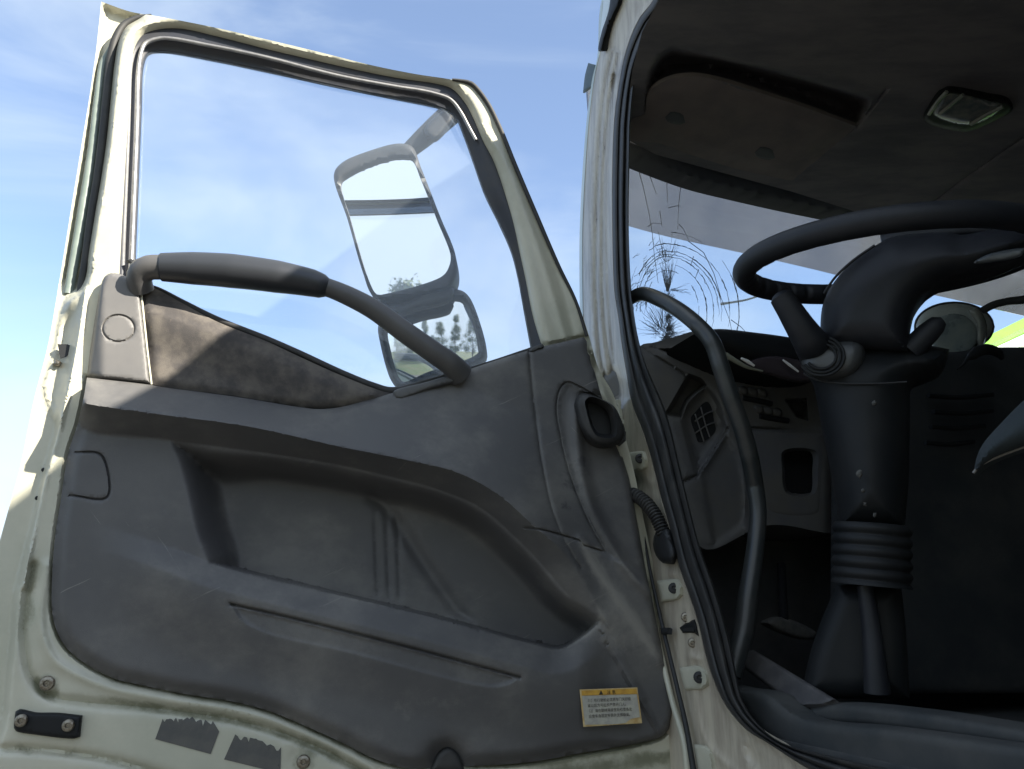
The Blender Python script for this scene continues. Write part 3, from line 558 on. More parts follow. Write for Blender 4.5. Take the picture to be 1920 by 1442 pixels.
def pil_h(P):
    e = dist(P, so_, False); s_ = dist(P, sm(silh, False, 8), False)
    h = .0 - .020*np.exp(-(s_/10)**1.5) + .006*np.exp(-(e/5)**2)
    for g, a, w_ in zip(gr, (.006, .005, .003), (4, 4, 3)): h -= a*np.exp(-(dist(P, g, False)/w_)**2)
    for b in beads: h += .004*np.exp(-(dist(P, b, False)/8)**2)
    h -= .006*ss(sd(P, rec)/8)
    q = np.hypot((P[:, 0]-1150), (P[:, 1]-735)*.6); h -= .03*np.exp(-(q/20)**2)
    q = np.hypot((P[:, 0]-1195), (P[:, 1]-905)); h -= .014*np.exp(-(q/20)**2)
    q = np.hypot((P[:, 0]-1205), (P[:, 1]-990)*.4); h -= .015*np.exp(-(q/16)**2)
    return h
def pil_g(P):
    g = .0*P[:, 0]
    for q, a, w_ in zip(gr, (.5, .45, .3), (6, 5, 4)): g += a*np.exp(-(dist(P, q, False)/w_)**2)
    for (x, y, w_, a) in ((1150, 735, 24, .7), (1185, 905, 24, .7), (1195, 985, 22, .45), (1175, 140, 18, .55), (1168, 190, 14, .45), (1290, 1400, 26, .5), (1262, 1070, 14, .4), (1310, 1442, 16, .5), (1290, 1225, 12, .35)): g += a*np.exp(-(np.hypot(P[:, 0]-x, (P[:, 1]-y)*.6)/w_)**2)
    g += .35*np.exp(-(dist(P, so_, False)/5)**2)
    return g
pil = relief('door_pillar', pil_o, side, pil_h, pillarp, truck, grime=pil_g, sp=8, skirt=.03, feats=[(g, (-6, -3, 0, 3, 6)) for g in gr+beads]+[(so_, (-8, -4, 4, 8))])
pil['label'] = 'cream hinge pillar with scratched paint along the black seal'
# front corner skin of the cab, turning away from the pillar
sl_ = sm(silh, False, 12); Xs = side.un(sl_, -.018); nseg = 6
ring = [Xs+F*(.11*math.sin(k/nseg*math.pi/2))+I*(.14*(1-math.cos(k/nseg*math.pi/2))) for k in range(nseg+1)]
m_ = len(Xs); finish('corner_panel', np.vstack(ring), [[k*m_+i, k*m_+i+1, (k+1)*m_+i+1, (k+1)*m_+i] for k in range(nseg) for i in range(m_-1)], skinp, truck)
# seal round the opening: three parallel ribs
k_ = 26
def mixc(t, n_=140):
    a = so_[np.linspace(0, len(so_)-1, n_).astype(int)]; s_o = np.r_[0, np.cumsum(np.linalg.norm(np.diff(so_, axis=0), axis=1))]; s_i = np.r_[0, np.cumsum(np.linalg.norm(np.diff(si_, axis=0), axis=1))]
    q = np.linspace(0, 1, n_); A_ = np.stack([np.interp(q*s_o[-1], s_o, so_[:, k]) for k in (0, 1)], 1); B_ = []
    for p in A_:
        d = np.hypot(*(si_-p).T); B_.append(si_[d.argmin()])
    B_ = np.array(B_); return A_*(1-t)+B_*t, np.linalg.norm(A_-B_, axis=1)
prof = []; ts = np.linspace(-.03, 1.03, 17)
for t in ts:
    C_, wd = mixc(t, 150); tt = np.clip(t, 0, 1)
    hh = .004+.012*abs(math.sin(math.pi*tt*2.6))**.6+.004*math.sin(math.pi*tt)
    prof.append(side.un(C_, hh if 0 < t < 1 else -.025))
m_ = 150; ns = len(ts)
finish('opening_seal', np.vstack(prof), [[k*m_+i, (k+1)*m_+i, (k+1)*m_+i+1, k*m_+i+1] for k in range(ns-1) for i in range(m_-1)], rubber, truck, ang=60)
# drip rail and roof skin outside
pillow('drip_rail', [(1163, -30), (1163, 0), (1150, 30), (1135, 70), (1128, 95), (1122, 96), (1128, 60), (1140, 20), (1150, -30)], side, darkm, truck, h=.006, bulge=.008, wpx=6)
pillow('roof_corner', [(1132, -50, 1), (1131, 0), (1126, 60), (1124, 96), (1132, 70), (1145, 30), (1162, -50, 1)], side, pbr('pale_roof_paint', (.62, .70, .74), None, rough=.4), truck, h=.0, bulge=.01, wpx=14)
pillow('rubber_flap', [(1103, 118, 1), (1110, 120), (1118, 122, 1), (1113, 162), (1104, 166), (1093, 174, 1), (1097, 140)], side, pbr('flap_rubber', (.05, .085, .10), None, rough=.5), truck, h=-.03, bulge=.003, wpx=6)
# brackets, screws, bolts on the pillar
def bracket(pts, sc, r):
    b = pillow('hinge_bracket', pts, side, cream, truck, h=.004, bulge=.004, wpx=5, sp=6)
    s_ = screw(sc, r, side, .009, blackm, truck, 'screw'); return b
bracket([(1170, 850, 1), (1208, 847), (1213, 862), (1211, 876), (1203, 882), (1180, 885), (1176, 889, 1)], (1200, 860), 9)
bracket([(1232, 1089, 1), (1272, 1087), (1279, 1100), (1278, 1115), (1270, 1123), (1240, 1129, 1)], (1263, 1103), 9.5)
bracket([(1273, 1252, 1), (1310, 1249), (1322, 1258), (1326, 1285), (1316, 1292), (1284, 1294, 1)], (1311, 1270), 10)
pillow('hinge_bracket', [(1139, 750, 1), (1158, 749, 1), (1166, 795, 1), (1156, 797, 1)], side, cream, truck, h=.006, bulge=.003, wpx=4)
for p in ((1285, 1157), (1298, 1205)): screw(p, 8, side, .003, steel, truck, 'bolt')
lt = pillow('door_switch', [(1274, 1177), (1285, 1169), (1298, 1163), (1304, 1159, 1), (1312, 1195, 1), (1302, 1187), (1280, 1187)], side, darkm, truck, h=.003, bulge=.005, wpx=6)
plate('switch_slot', [(1280, 1178, 1), (1301, 1176, 1), (1301, 1184, 1), (1281, 1184, 1)], side, blackm, truck, h=.009, thick=.001)
pillow('step_bracket', [(1301, 1396, 1), (1323, 1399), (1331, 1408), (1341, 1460, 1), (1311, 1460, 1)], side, cream, truck, h=.006, bulge=.004, wpx=5)
# corrugated cable between door and pillar
cp = sm([(1180, 925), (1196, 931), (1213, 945), (1228, 965), (1238, 985), (1245, 1003)], False, .8)
q = np.linspace(0, 1, len(cp)); X = side.un(cp, .035-.02*q); dd = np.linalg.norm(X-CAM, axis=1)
s1 = np.r_[0, np.cumsum(np.linalg.norm(np.diff(cp, axis=0), axis=1))]
tube3('wiring_conduit', X, (11+2.2*np.sign(np.sin(s1*2*math.pi/5.6))*np.abs(np.sin(s1*2*math.pi/5.6))**.5)*dd/FP, rubber, truck, sides=16, ang=25)
pillow('conduit_boot', [(1236, 992), (1252, 990), (1262, 1015), (1268, 1045), (1258, 1058), (1243, 1056), (1230, 1042), (1224, 1020), (1226, 1005)], side, blackm, truck, h=.008, bulge=.018, wpx=14)

# ---------------- windshield and what is beyond it
WSF = Fr(H0+F*.36, -F+Z*.0)
ws_o = sm([(1150, 240, 1), (1300, 270), (1500, 340), (1700, 390), (2150, 470, 1), (2150, 760, 1), (1600, 740), (1150, 700, 1)], step=20)
ws = relief('windshield', ws_o, WSF, 0, wglass, truck, sp=60, skirt=0)
def cracks():
    V = []; Fs = []
    def line(P, wpx, lev):
        C = np.array(P, float)
        if len(C) < 2: return
        X = WSF.un(C, .002); d = np.gradient(C, axis=0); nn = np.stack([-d[:, 1], d[:, 0]], 1); nn /= np.linalg.norm(nn, axis=1)[:, None]+1e-9
        wv = wpx*np.linspace(1, .5, len(C)); A_ = WSF.un(C+nn*wv[:, None]/2, .002); B_ = WSF.un(C-nn*wv[:, None]/2, .002); b = len(V); n = len(C)
        for i in range(n): V.append(A_[i]); V.append(B_[i]); V.append((A_[i]+B_[i])/2+WSF.n*.0008)
        for i in range(n-1): a = b+3*i; c = a+3; Fs.append([a, c, c+2, a+2]); Fs.append([a+2, c+2, c+1, a+1]); Fs.append([a, a+1, c+1, c])
    def jit(P, j): return [(p[0]+random.gauss(0, j), p[1]+random.gauss(0, j)) for p in P]
    cx, cy = 1252, 555
    # arcs round the impact
    for rx, ry, n_ in ((50, 78, 8), (62, 90, 14), (72, 104, 14), (80, 108, 10), (84, 114, 16), (96, 128, 13), (110, 150, 9)):
        for k in range(n_):
            a0_ = random.uniform(math.pi*.98, math.pi*2.02); ln = random.uniform(.2, .8)
            line(jit([(cx-4+rx*(1.25 if math.cos(a) > 0 else .75)*math.cos(a), cy+30+ry*math.sin(a)) for a in np.arange(a0_, min(a0_+ln, 2*math.pi+.35), .06)], .7), random.uniform(.7, 1.3), 1)
    for k in range(60):
        a = random.uniform(math.pi*.98, math.pi*1.5); r_ = random.uniform(60, 120); x = cx-10+r_*.75*math.cos(a); y = cy+20+r_*math.sin(a); L_ = random.uniform(5, 22); t = random.uniform(-1.2, -.4)
        line(jit([(x+L_*q*math.cos(t), y+L_*q*math.sin(t)) for q in np.linspace(0, 1, 4)], .8), 1.1, 1)
    # long cracks
    for P in ([(1192, 303), (1205, 350), (1217, 400), (1224, 440), (1228, 480), (1234, 530)], [(1218, 330), (1231, 364)], [(1250, 316), (1252, 350), (1253, 380)], [(1279, 325), (1275, 350), (1271, 386), (1271, 430)], [(1252, 390), (1271, 386), (1278, 388)], [(1237, 395), (1240, 425)], [(1214, 425), (1224, 419), (1240, 420)], [(1272, 421), (1280, 430), (1290, 448)], [(1290, 450), (1320, 475), (1338, 512), (1352, 560), (1368, 600), (1374, 630)], [(1372, 600), (1388, 612), (1400, 625)], [(1300, 480), (1294, 500)], [(1310, 505), (1302, 522)]): line(jit(P, .8), 1.6, 1)
    # fan of fine splinters at the two impact centres
    for (x0, y0, n_, r0, r1, a0_, a1) in ((1252, 548, 70, 4, 66, -1.95, -1.2), (1256, 560, 90, 1, 14, 0, 6.28), (1252, 575, 90, 1, 15, 0, 6.28), (1253, 595, 90, 1, 14, 0, 6.28), (1255, 615, 110, 1, 17, 0, 6.28), (1250, 632, 110, 1, 20, 0, 6.28), (1255, 543, 12, 8, 55, -.35, .3), (1250, 500, 24, 20, 70, -2.2, -.9), (1243, 625, 110, 14, 75, -3.6, .3), (1248, 560, 50, 4, 24, 0, 6.28), (1215, 560, 30, 4, 30, 1.8, 4.4), (1250, 640, 60, 2, 26, -3.2, 0)):
        for k in range(n_):
            a = random.uniform(a0_, a1); s0 = r0*random.uniform(.3, 1.5); s1_ = random.uniform(s0+4, r1)
            line(jit([(x0+q*math.cos(a)*.8, y0+q*math.sin(a)) for q in np.linspace(s0, s1_, 5)], 1.3), random.uniform(.45, .95), 1)
    return V, Fs
V, Fs = cracks(); finish('glass_crack', V, Fs, pbr('crack_grey', (.27, .30, .35), None, rough=.4), ws, smooth=False)
# outside sun visor over the windshield
VF = fwd(.62); vf2 = Fr(H0+F*.62+Z*2.7, -F-Z*.55)
relief('sun_visor', sm([(1100, 150, 1), (2200, 380, 1), (2200, 650, 1), (1920, 592), (1760, 555), (1620, 528), (1530, 506), (1400, 476), (1250, 443), (1170, 421), (1120, 405, 1)], step=12), vf2, lambda P: -.05*ss((P[:, 0]-1150)/900), smoked, truck, sp=40, skirt=.012, back=True)
# header above the windshield
hd = sm([(1176, 160, 1), (1190, 215), (1200, 235), (1233, 246), (1386, 296), (1487, 324), (1649, 372), (1736, 390), (2200, 470, 1), (2200, 560, 1), (1900, 470), (1640, 410), (1500, 381), (1400, 358), (1300, 332), (1179, 285), (1166, 278, 1)], step=8)
hm_ = sm([(1180, 262), (1300, 305), (1400, 332), (1500, 355), (1640, 390), (1900, 450)], False)
relief('header_panel', hd, fwd(.30), lambda P: .02*np.exp(-(dist(P, hm_, False)/12)**2)+.012*ss(dist(P, hd)/10), headm, truck, sp=8, skirt=.06, feats=[(hm_, (-6, 0, 6))])

# ceiling with the storage shelf
CE = Fr(A3(0, 0, 2.65), -Z)
shelf = sm([(1205, 215), (1210, 172), (1222, 122), (1255, 88), (1290, 90), (1474, 133), (1600, 170), (1634, 186), (1622, 215), (1607, 236), (1474, 191), (1299, 144), (1240, 158), (1218, 195)], step=7)
face = sm([(1208, 215), (1214, 180), (1235, 158), (1299, 143), (1474, 190), (1606, 237, 1), (1487, 340, 1), (1386, 318), (1260, 280), (1180, 262, 1), (1184, 225)], step=7)
seams = [np.array(q, float) for q in ([(1487, 324), (1545, 275), (1608, 236), (1662, 168)], [(1736, 390), (1800, 340), (1880, 284), (1960, 232)])]
cei = np.array([(1204, 60), (1240, -10), (1268, -80), (2300, -80), (2300, 560), (1740, 440), (1487, 360), (1230, 290), (1172, 260), (1176, 200), (1186, 130)], float)
cei = sm([tuple(p)+(1,) for p in cei], step=20)
def ce_h(P):
    a = sd(P, shelf); h = -.110*ss(a/26); 
    for s_ in seams: h -= .006*np.exp(-(dist(P, s_, False)/2.5)**2)
    h += .004*np.sin(P[:, 0]/60+P[:, 1]/45)*.4
    return h
cl = relief('headliner', cei, CE, ce_h, linerm, truck, sp=10, skirt=.0, feats=[(s_, (-5, -2, 0, 2, 5)) for s_ in seams]+[(shelf, (-6, 0, 6, 12))])
relief('shelf_face', face, CE, lambda P: .006*ss(sd(P, face)/30), pbr('brown_shelf_cloth', (.175, .15, .143), (.14, .125, .124), 12, .9, spec=.1), cl, base=.001, sp=9, skirt=.01)
for p in ((1265, 222), (1433, 288)):
    x, y = p; pillow('clip', [(x-18, y-2), (x-8, y-12), (x+16, y-6), (x+20, y+8), (x+10, y+12), (x-14, y+6)], CE, headm, cl, h=.0075, bulge=.001, wpx=4)
# dome lamp
dl = pillow('dome_lamp', [(1732, 222), (1742, 200), (1762, 172), (1776, 165), (1850, 178), (1893, 190), (1900, 205), (1880, 218), (1825, 244), (1812, 247), (1745, 234)], CE, darkm, cl, h=.006, bulge=.010, wpx=8)
pillow('lamp_lens', [(1748, 216), (1768, 180), (1780, 173), (1850, 186), (1884, 196), (1878, 208), (1822, 236), (1760, 224)], CE, pbr('smoky_lens', (.09, .11, .115), (.19, .19, .165), 30, .12), cl, h=.012, bulge=.014, wpx=14)
for P in ([(1762, 213), (1790, 190), (1806, 178)], [(1820, 233), (1850, 215), (1880, 200)], [(1742, 214), (1758, 190), (1775, 172)]): tube('lens_rib', P, CE, 3.0, lensm, cl, h=.028)

# ---------------- dashboard
DF = fwd(.06); DF2 = Fr(H0+F*.10+I*.25, -F+I*0-Z*.0)
dtop = [(1196, 655, 1), (1206, 645), (1222, 643), (1260, 633), (1300, 621), (1340, 617), (1420, 624), (1490, 634), (1560, 645), (1700, 652), (1790, 660), (1850, 652), (1990, 652, 1)]
dash_o = sm(dtop+[(1990, 1330, 1), (1700, 1330, 1), (1700, 1000), (1560, 1000), (1440, 985), (1335, 1030), (1312, 1024), (1280, 905), (1249, 790), (1215, 700)], step=7)
vrec = sm([(1250, 776, 1), (1292, 704, 1), (1312, 712), (1322, 722, 1), (1288, 752), (1276, 783, 1)], step=4)
vpan = sm([(1276, 783, 1), (1290, 752), (1322, 720, 1), (1345, 745), (1364, 804, 1), (1305, 900, 1)], step=5)
vsl = sm([(1250, 778, 1), (1278, 784, 1), (1306, 892, 1), (1283, 900, 1)], step=5)
lowp = sm([(1310, 890, 1), (1364, 806, 1), (1395, 870), (1405, 940), (1398, 985), (1336, 1030, 1)], step=6)
lows = sm([(1281, 906, 1), (1308, 896, 1), (1340, 1024, 1), (1312, 1022, 1)], step=6)
gap = [np.array(q, float) for q in ([(1280, 904), (1307, 891), (1364, 805)], [(1208, 655), (1290, 706)], [(1400, 802), (1540, 810)], [(1222, 650), (1345, 690)])]
spoc = sm([(1468, 846), (1530, 846), (1533, 880), (1527, 926), (1474, 925), (1466, 880)], step=5)
tvent = sm([(1228, 652, 1), (1293, 657), (1338, 690, 1), (1280, 680)], step=4)
bpoc = sm([(1470, 748, 1), (1513, 746, 1), (1516, 790, 1), (1494, 783, 1)], step=4)
def dash_h(P):
    x, y = P[:, 0], P[:, 1]; h = np.zeros(len(P))
    h -= .065*ss((sd(P, vrec)+4)/10); h -= .028*ss((sd(P, vpan)+3)/16); h += .004*ss(sd(P, vsl)/6)
    h -= .010*ss(sd(P, lowp)/12); h += .003*ss(sd(P, lows)/6)
    for g in gap: h -= .008*np.exp(-(dist(P, g, False)/2)**2)
    h -= .06*ss(sd(P, spoc)/7); h -= .03*ss(sd(P, tvent)/6); h -= .05*ss(sd(P, bpoc)/6)
    h -= .09*ss((705-y)/80)*ss((x-1330)/60)      # the cowl lies further forward
    h -= .05*(1-ss((y-640)/30))
    r_ = ss((x-1395)/12)*ss((y-804)/6)*(1-ss((x-1545)/30)); h += .02*r_
    h -= .25*ss((x-1560)/80)*ss((y-900)/100)
    return h
dash = relief('dashboard', dash_o, DF, dash_h, dashm, truck, sp=8, skirt=.2, feats=[(vrec, (-4, -1, 2, 5)), (vpan, (-3, 0, 3, 6)), (vsl, (-3, 0, 3, 6)), (lowp, (-3, 0, 4, 8)), (spoc, (-3, 0, 3, 7)), (tvent, (-3, 0, 3)), (bpoc, (-3, 0, 3))]+[(g, (-4, -2, 0, 2, 4)) for g in gap])
VE = sm([(1296, 783), (1303, 774), (1319, 756), (1326, 753), (1333, 762), (1339, 790), (1342, 806), (1337, 815), (1319, 828), (1311, 829), (1304, 812)], step=3)
relief('vent_opening', VE, DF, 0, blackm, dash, base=-.026, sp=10, skirt=.004)
for P in ([(1314, 763), (1323, 797), (1331, 820)], [(1303, 776), (1313, 806), (1320, 828)], [(1303, 790), (1322, 777), (1336, 771)], [(1304, 812), (1326, 797), (1341, 792)]): tube('vent_bar', P, DF, 1.4, dashm, dash, h=-.021, sides=8)
# instrument cowl and cluster
cowl = pillow('instrument_cowl', [(1302, 626, 1), (1340, 617), (1420, 624), (1490, 634), (1560, 648, 1), (1560, 700, 1), (1500, 698), (1430, 684), (1385, 668), (1350, 652)], fwd(-.05), darkm, dash, bulge=.03, wpx=30, thick=.10)
tube('cluster_highlight', [(1306, 628), (1335, 650), (1365, 668), (1400, 688), (1430, 696)], fwd(-.09), [1.5, 3, 5, 3.5, 1.5], pbr('rim_highlight_plastic', (.24, .25, .20), None, rough=.25), dash)  # pale tube shaped as the highlight along the cluster edge
tube('cluster_highlight', [(1390, 672), (1402, 678), (1414, 686)], fwd(-.10), [2, 3.4, 2], whitep, dash)  # this and the next: short white tubes as painted edge highlights
tube('cluster_highlight', [(1468, 675), (1480, 684), (1497, 697)], fwd(-.10), [1.5, 2.6, 1.5], whitep, dash)
pillow('instrument_glass', [(1400, 682), (1440, 668), (1500, 676), (1560, 700), (1512, 716), (1440, 700)], fwd(-.06), pbr('cluster_dark', (.05, .04, .045), None, rough=.2), dash, h=.022, bulge=.006, wpx=10)
def sw(x, y):
    return pillow('switch', [(x-9, y-7), (x+4, y-7), (x+9, y), (x+7, y+8), (x-3, y+7), (x-9, y+1)], DF, dashm, dash, h=float(dash_h(np.array([[x, y]], float))[0])+.003, bulge=.006, wpx=6, step=4, sp=4)
for k in range(3): sw(1394+k*18, 732+k*2.2)
for k in range(3): sw(1424+k*17, 767+k*3)
for P in ([(1393, 746), (1418, 751), (1446, 757)], [(1424, 780), (1450, 785), (1477, 789)]): tube('switch_slot', P, DF, 5, blackm, dash, h=float(dash_h(np.array([P[1]], float))[0])+.001)
pillow('dash_pocket_frame', [(1404, 806, 1), (1540, 812, 1), (1546, 840), (1540, 960, 1), (1530, 968), (1440, 960), (1416, 900)], DF, dashm, dash, h=.015, bulge=.006, wpx=10, holes=[spoc], step=7)
relief('pocket_floor', spoc, DF, 0, blackm, dash, base=-.03, sp=20, skirt=.0)
# centre console face, right of the column
con = pillow('centre_console', [(1640, 664, 1), (1790, 660), (1850, 653), (2100, 655, 1), (2100, 1300, 1), (1650, 1300, 1)], fwd(-.12), pbr('console_plastic', (.030, .034, .038), (.045, .047, .05), 8, .6, spec=.3, wear=(.07, .07, .065)), truck, bulge=.01, wpx=24, thick=.12, sp=14)
for k, (x, y, l_) in enumerate(((1740, 742, 120), (1750, 772, 110), (1745, 800, 100), (1735, 830, 90))): tube('console_rib', [(x, y), (x+l_/2, y+3), (x+l_, y-2)], fwd(-.12), 4, darkm, con, h=.03)
tube('cable', [(1795, 693), (1806, 684), (1815, 672), (1822, 668), (1832, 660), (1850, 655), (1872, 662), (1880, 674)], fwd(-.16), [1, 2, 3, 7, 9, 9, 7, 3], darkm, con, h=.02)

# ---------------- steering
wc, wt, wa, wr_, wd_ = (1657.3, 489.6), .166, -.434, .2466, 1.3
rdir = (Fr(A3(0, wd_*1.0, 0), A3(0, -1, 0)))
xx = (wc[0]-960)/FP; yy = (721-wc[1])/FP
WC = CAM+A3(xx, math.cos(PITCH)-yy*math.sin(PITCH), math.sin(PITCH)+yy*math.cos(PITCH))*wd_
WN = -F*math.sin(wt)*math.cos(wa)+I*math.sin(wa)*math.sin(wt)+Z*math.cos(wt)
wu = np.cross(WN, Z); wu /= np.linalg.norm(wu); wv = np.cross(WN, wu)
rr0 = .0198; tt = np.linspace(0, 2*math.pi, 601)[:-1]
P = [WC+(wr_-rr0)*(math.cos(t)*wu+math.sin(t)*wv) for t in tt]
# finger scallops on the inner side
rad = rr0*np.ones(len(tt))
wheel = tube3('steering_wheel', P, rad, wheelm, truck, sides=18, closed=True)
wm_ = wheel.data; cw = WP[wheel]        # finger notches on the inner side of the rim only
for v_ in wm_.vertices:
    p_ = np.array(v_.co)+cw-WC; a_ = math.atan2(p_@wv, p_@wu); ra = math.cos(a_)*wu+math.sin(a_)*wv; inn = -(p_-ra*(wr_-rr0))@ra/rr0
    if inn > 0: v_.co += Vector(ra*rr0*.26*inn*max(0, math.sin(a_*34))**1.5)
def facing(px, d, tilt=0):
    r_ = A3((px-960)/FP, 1, 0); r_ /= np.linalg.norm(r_); return Fr(CAM+r_*d, -r_-Z*tilt)
WF = facing(1700, np.hypot(*(WC-CAM)[:2])+.0, .1)
hubo = [(1642, 460, 1), (1668, 446), (1700, 440), (1780, 436), (1800, 440), (1850, 432), (1990, 408, 1), (1990, 455, 1), (1920, 481), (1880, 498), (1841, 512), (1800, 520), (1768, 530), (1738, 550), (1718, 578), (1708, 610), (1703, 660, 1), (1540, 655, 1), (1538, 620), (1543, 570), (1563, 530), (1600, 490)]
hgap = sm([(1772, 455, 1), (1798, 441), (1842, 440, 1), (1815, 454)], step=4)
pillow('wheel_hub', hubo, WF, wheelm, wheel, h=-.01, bulge=.06, wpx=60, thick=.02)
tube('hub_seam', [(1545, 550), (1566, 520), (1600, 488), (1640, 460)], WF, 2.2, blackm, wheel, h=.03)
pillow('wheel_spoke', [(1650, 440, 1), (1720, 415), (1830, 410), (1990, 405, 1), (1990, 425, 1), (1850, 440, 1), (1805, 442, 1), (1700, 462), (1655, 465, 1)], WF, wheelm, wheel, h=-.02, bulge=.01, wpx=14, thick=.02)
pillow('spoke_highlight', [(1826, 492), (1850, 478), (1905, 466), (1925, 466), (1915, 478), (1860, 490)], WF, pbr('spoke_highlight_grey', (.10, .11, .12), None, rough=.3), wheel, h=.062, bulge=.004, wpx=6)  # lighter grey piece drawn as the highlight on the spoke
# column
CF = facing(1630, np.hypot(*(WC-CAM)[:2])+.03, .05)
colu = pillow('steering_column', [(1502, 650, 1), (1530, 640), (1560, 633), (1700, 640), (1745, 648), (1780, 655, 1), (1770, 690), (1740, 706), (1712, 720), (1706, 800), (1704, 900), (1696, 990, 1), (1574, 990, 1), (1560, 900), (1540, 800), (1524, 720), (1516, 705), (1504, 690)], CF, darkm, truck, bulge=.075, wpx=85, thick=.02)
pillow('column_cowl', [(1505, 652, 1), (1545, 640), (1605, 636), (1620, 650), (1618, 680), (1600, 702), (1560, 712), (1520, 706), (1504, 688)], CF, pbr('column_cowl_plastic', (.055, .058, .06), None, rough=.4), colu, h=.062, bulge=.03, wpx=28)
for rr_ in (43, 36, 28): tube('dial_ring', [(1540+rr_*math.cos(t), 668+rr_*.85*math.sin(t)) for t in np.linspace(-1.2, 2.6, 16)], CF, 2.6, darkm, colu, h=.095)
st = tube('indicator_stalk', [(1463, 552, .12), (1466, 557, .12), (1480, 580, .115), (1500, 612, .105), (1520, 642, .09), (1538, 668, .03)], CF, [15, 21, 22, 25, 29, 34], wheelm, colu, h=.075, sides=20)
tube('wiper_stalk', [(1768, 602), (1758, 608), (1740, 624), (1722, 642), (1704, 660)], CF, [8, 15, 18, 19, 21], wheelm, colu, h=.04, sides=18)
# bellows
bp = np.linspace(983, 1098, 60); bx = 1634+(bp-983)*.0; Pb = np.stack([bx, bp], 1); Xb = CF.un(Pb, .03); db = np.linalg.norm(Xb-CAM, axis=1)
tube3('column_bellows', Xb, (57+5*np.abs(np.sin((bp-983)/115*math.pi*5.5)))*db/FP, darkm, colu, sides=28, ang=70)
pillow('column_foot', [(1570, 1096, 1), (1690, 1096, 1), (1700, 1200), (1706, 1310, 1), (1500, 1310, 1), (1520, 1220), (1545, 1150)], CF, darkm, colu, h=-.01, bulge=.03, wpx=40, thick=.02)
tube('column_shaft', [(1622, 1098), (1634, 1180), (1645, 1300)], CF, [13, 15, 20], wheelm, colu, h=.045)
# scuffs on the column
for (x, y, r_) in ((1612, 888, 9), (1618, 920, 5), (1622, 945, 5), (1640, 965, 5), (1640, 755, 5)):
    o_ = [(x+r_*random.uniform(.5, 1.1)*math.cos(a), y+r_*random.uniform(.5, 1.2)*math.sin(a)) for a in np.linspace(0, 6.28, 9)[:-1]]
    pillow('paint_scuff', o_, CF, pbr('scuff', (.10, .098, .09), (.03, .03, .03), 150, .8) if 'scuff' not in MATS else MATS['scuff'], colu, h=.094, bulge=.002, wpx=5, step=4, sp=5)

# ---------------- interior grab handle
tube('assist_handle', [(1160, 572, -.12), (1185, 558, -.10), (1205, 551, -.06), (1238, 562, .0), (1275, 583, .07), (1310, 612, .13), (1335, 642, .15), (1352, 690, .155), (1370, 745, .155), (1390, 800, .15), (1405, 855, .14), (1415, 910, .12), (1421, 960, .12), (1418, 1010, .12), (1410, 1070, .12), (1402, 1120, .12), (1394, 1180, .12), (1382, 1225, .12), (1372, 1268, .12)], fwd(.0), [11, 12, 13, 14, 14.5, 15, 15.5, 16, 16, 16, 16, 15.5, 15, 15, 16, 17, 18, 18, 16], pbr('worn_handle_tube', (.022, .027, .029), (.04, .041, .041), 14, .32, spot=(.25, .26, .22), spot_scale=40, spot_t=.70), truck, sides=20)

# ---------------- floor, sill, pedals, seat
zf = 1.33
fl = Fr(A3(0, 0, zf), Z)
P0 = H0+Z*zf
def cb(i, f_, z): return H0+I*i+F*f_+Z*z
box('cab_floor', cb(.06, -1.6, zf-.12), I*1.95, F*1.95, Z*.12, matm, truck)
sill = pillow('door_sill', [(1362, 1284, 1), (1385, 1290), (1440, 1300), (1490, 1338), (1530, 1352), (1640, 1362), (1920, 1400), (2150, 1430, 1), (2150, 1560, 1), (1700, 1470), (1556, 1428), (1461, 1402), (1408, 1358), (1380, 1320)], Fr(cb(.075, 0, 0), -I), matm, truck, bulge=.012, wpx=22, thick=.03, sp=8)
pillow('sill_mat', [(1495, 1330, 1), (1560, 1318), (1700, 1330), (1920, 1365), (2150, 1400, 1), (2150, 1440, 1), (1920, 1405), (1640, 1366), (1530, 1356), (1500, 1345)], Fr(cb(.13, 0, 0), -I), matm, truck, bulge=.02, wpx=16, thick=.03, sp=8)
fr_ = pillow('foot_board', [(1388, 1226, 1), (1412, 1218, 1), (1568, 1312, 1), (1545, 1322), (1492, 1324, 1), (1385, 1246, 1)], Fr(cb(.13, 0, 1.40), -I*.8+Z*.6), pbr('board_plastic', (.06, .058, .062), (.10, .095, .095), 25, .6), truck, bulge=.006, wpx=8)
pf = fwd(.0)
for pts in ([(1437, 1168), (1452, 1157), (1478, 1160), (1532, 1188), (1528, 1197), (1500, 1198)], [(1700, 1182), (1720, 1176), (1762, 1180), (1758, 1188), (1716, 1190)]):
    pillow('pedal', pts, pf, pbr('pedal_rubber', (.09, .085, .075), (.05, .05, .05), 40, .8) if 'pedal_rubber' not in MATS else MATS['pedal_rubber'], truck, bulge=.010, wpx=8, thick=.01)
rod('pedal_arm', pf.un([(1470, 1165)])[0], pf.un([(1465, 1060)], -.12)[0], .009, darkm, truck)
# seat edge by the right side of the picture
SF = facing(1900, 1.0)
seat = pillow('seat', [(1826, 888, 1), (1830, 862), (1842, 834), (1880, 790), (1920, 750), (1990, 690, 1), (2100, 690, 1), (2100, 800, 1), (1990, 812), (1920, 838), (1860, 862)], SF, seatm, truck, bulge=.03, wpx=40, thick=.02, sp=8)
tube('seat_edge_highlight', [(1825, 887), (1836, 874), (1858, 862), (1920, 838), (1990, 812)], SF, 2.2, pbr('seat_highlight_pale', (.16, .15, .14), None, rough=.6), seat, h=.004)  # pale line for the highlight on the seat edge

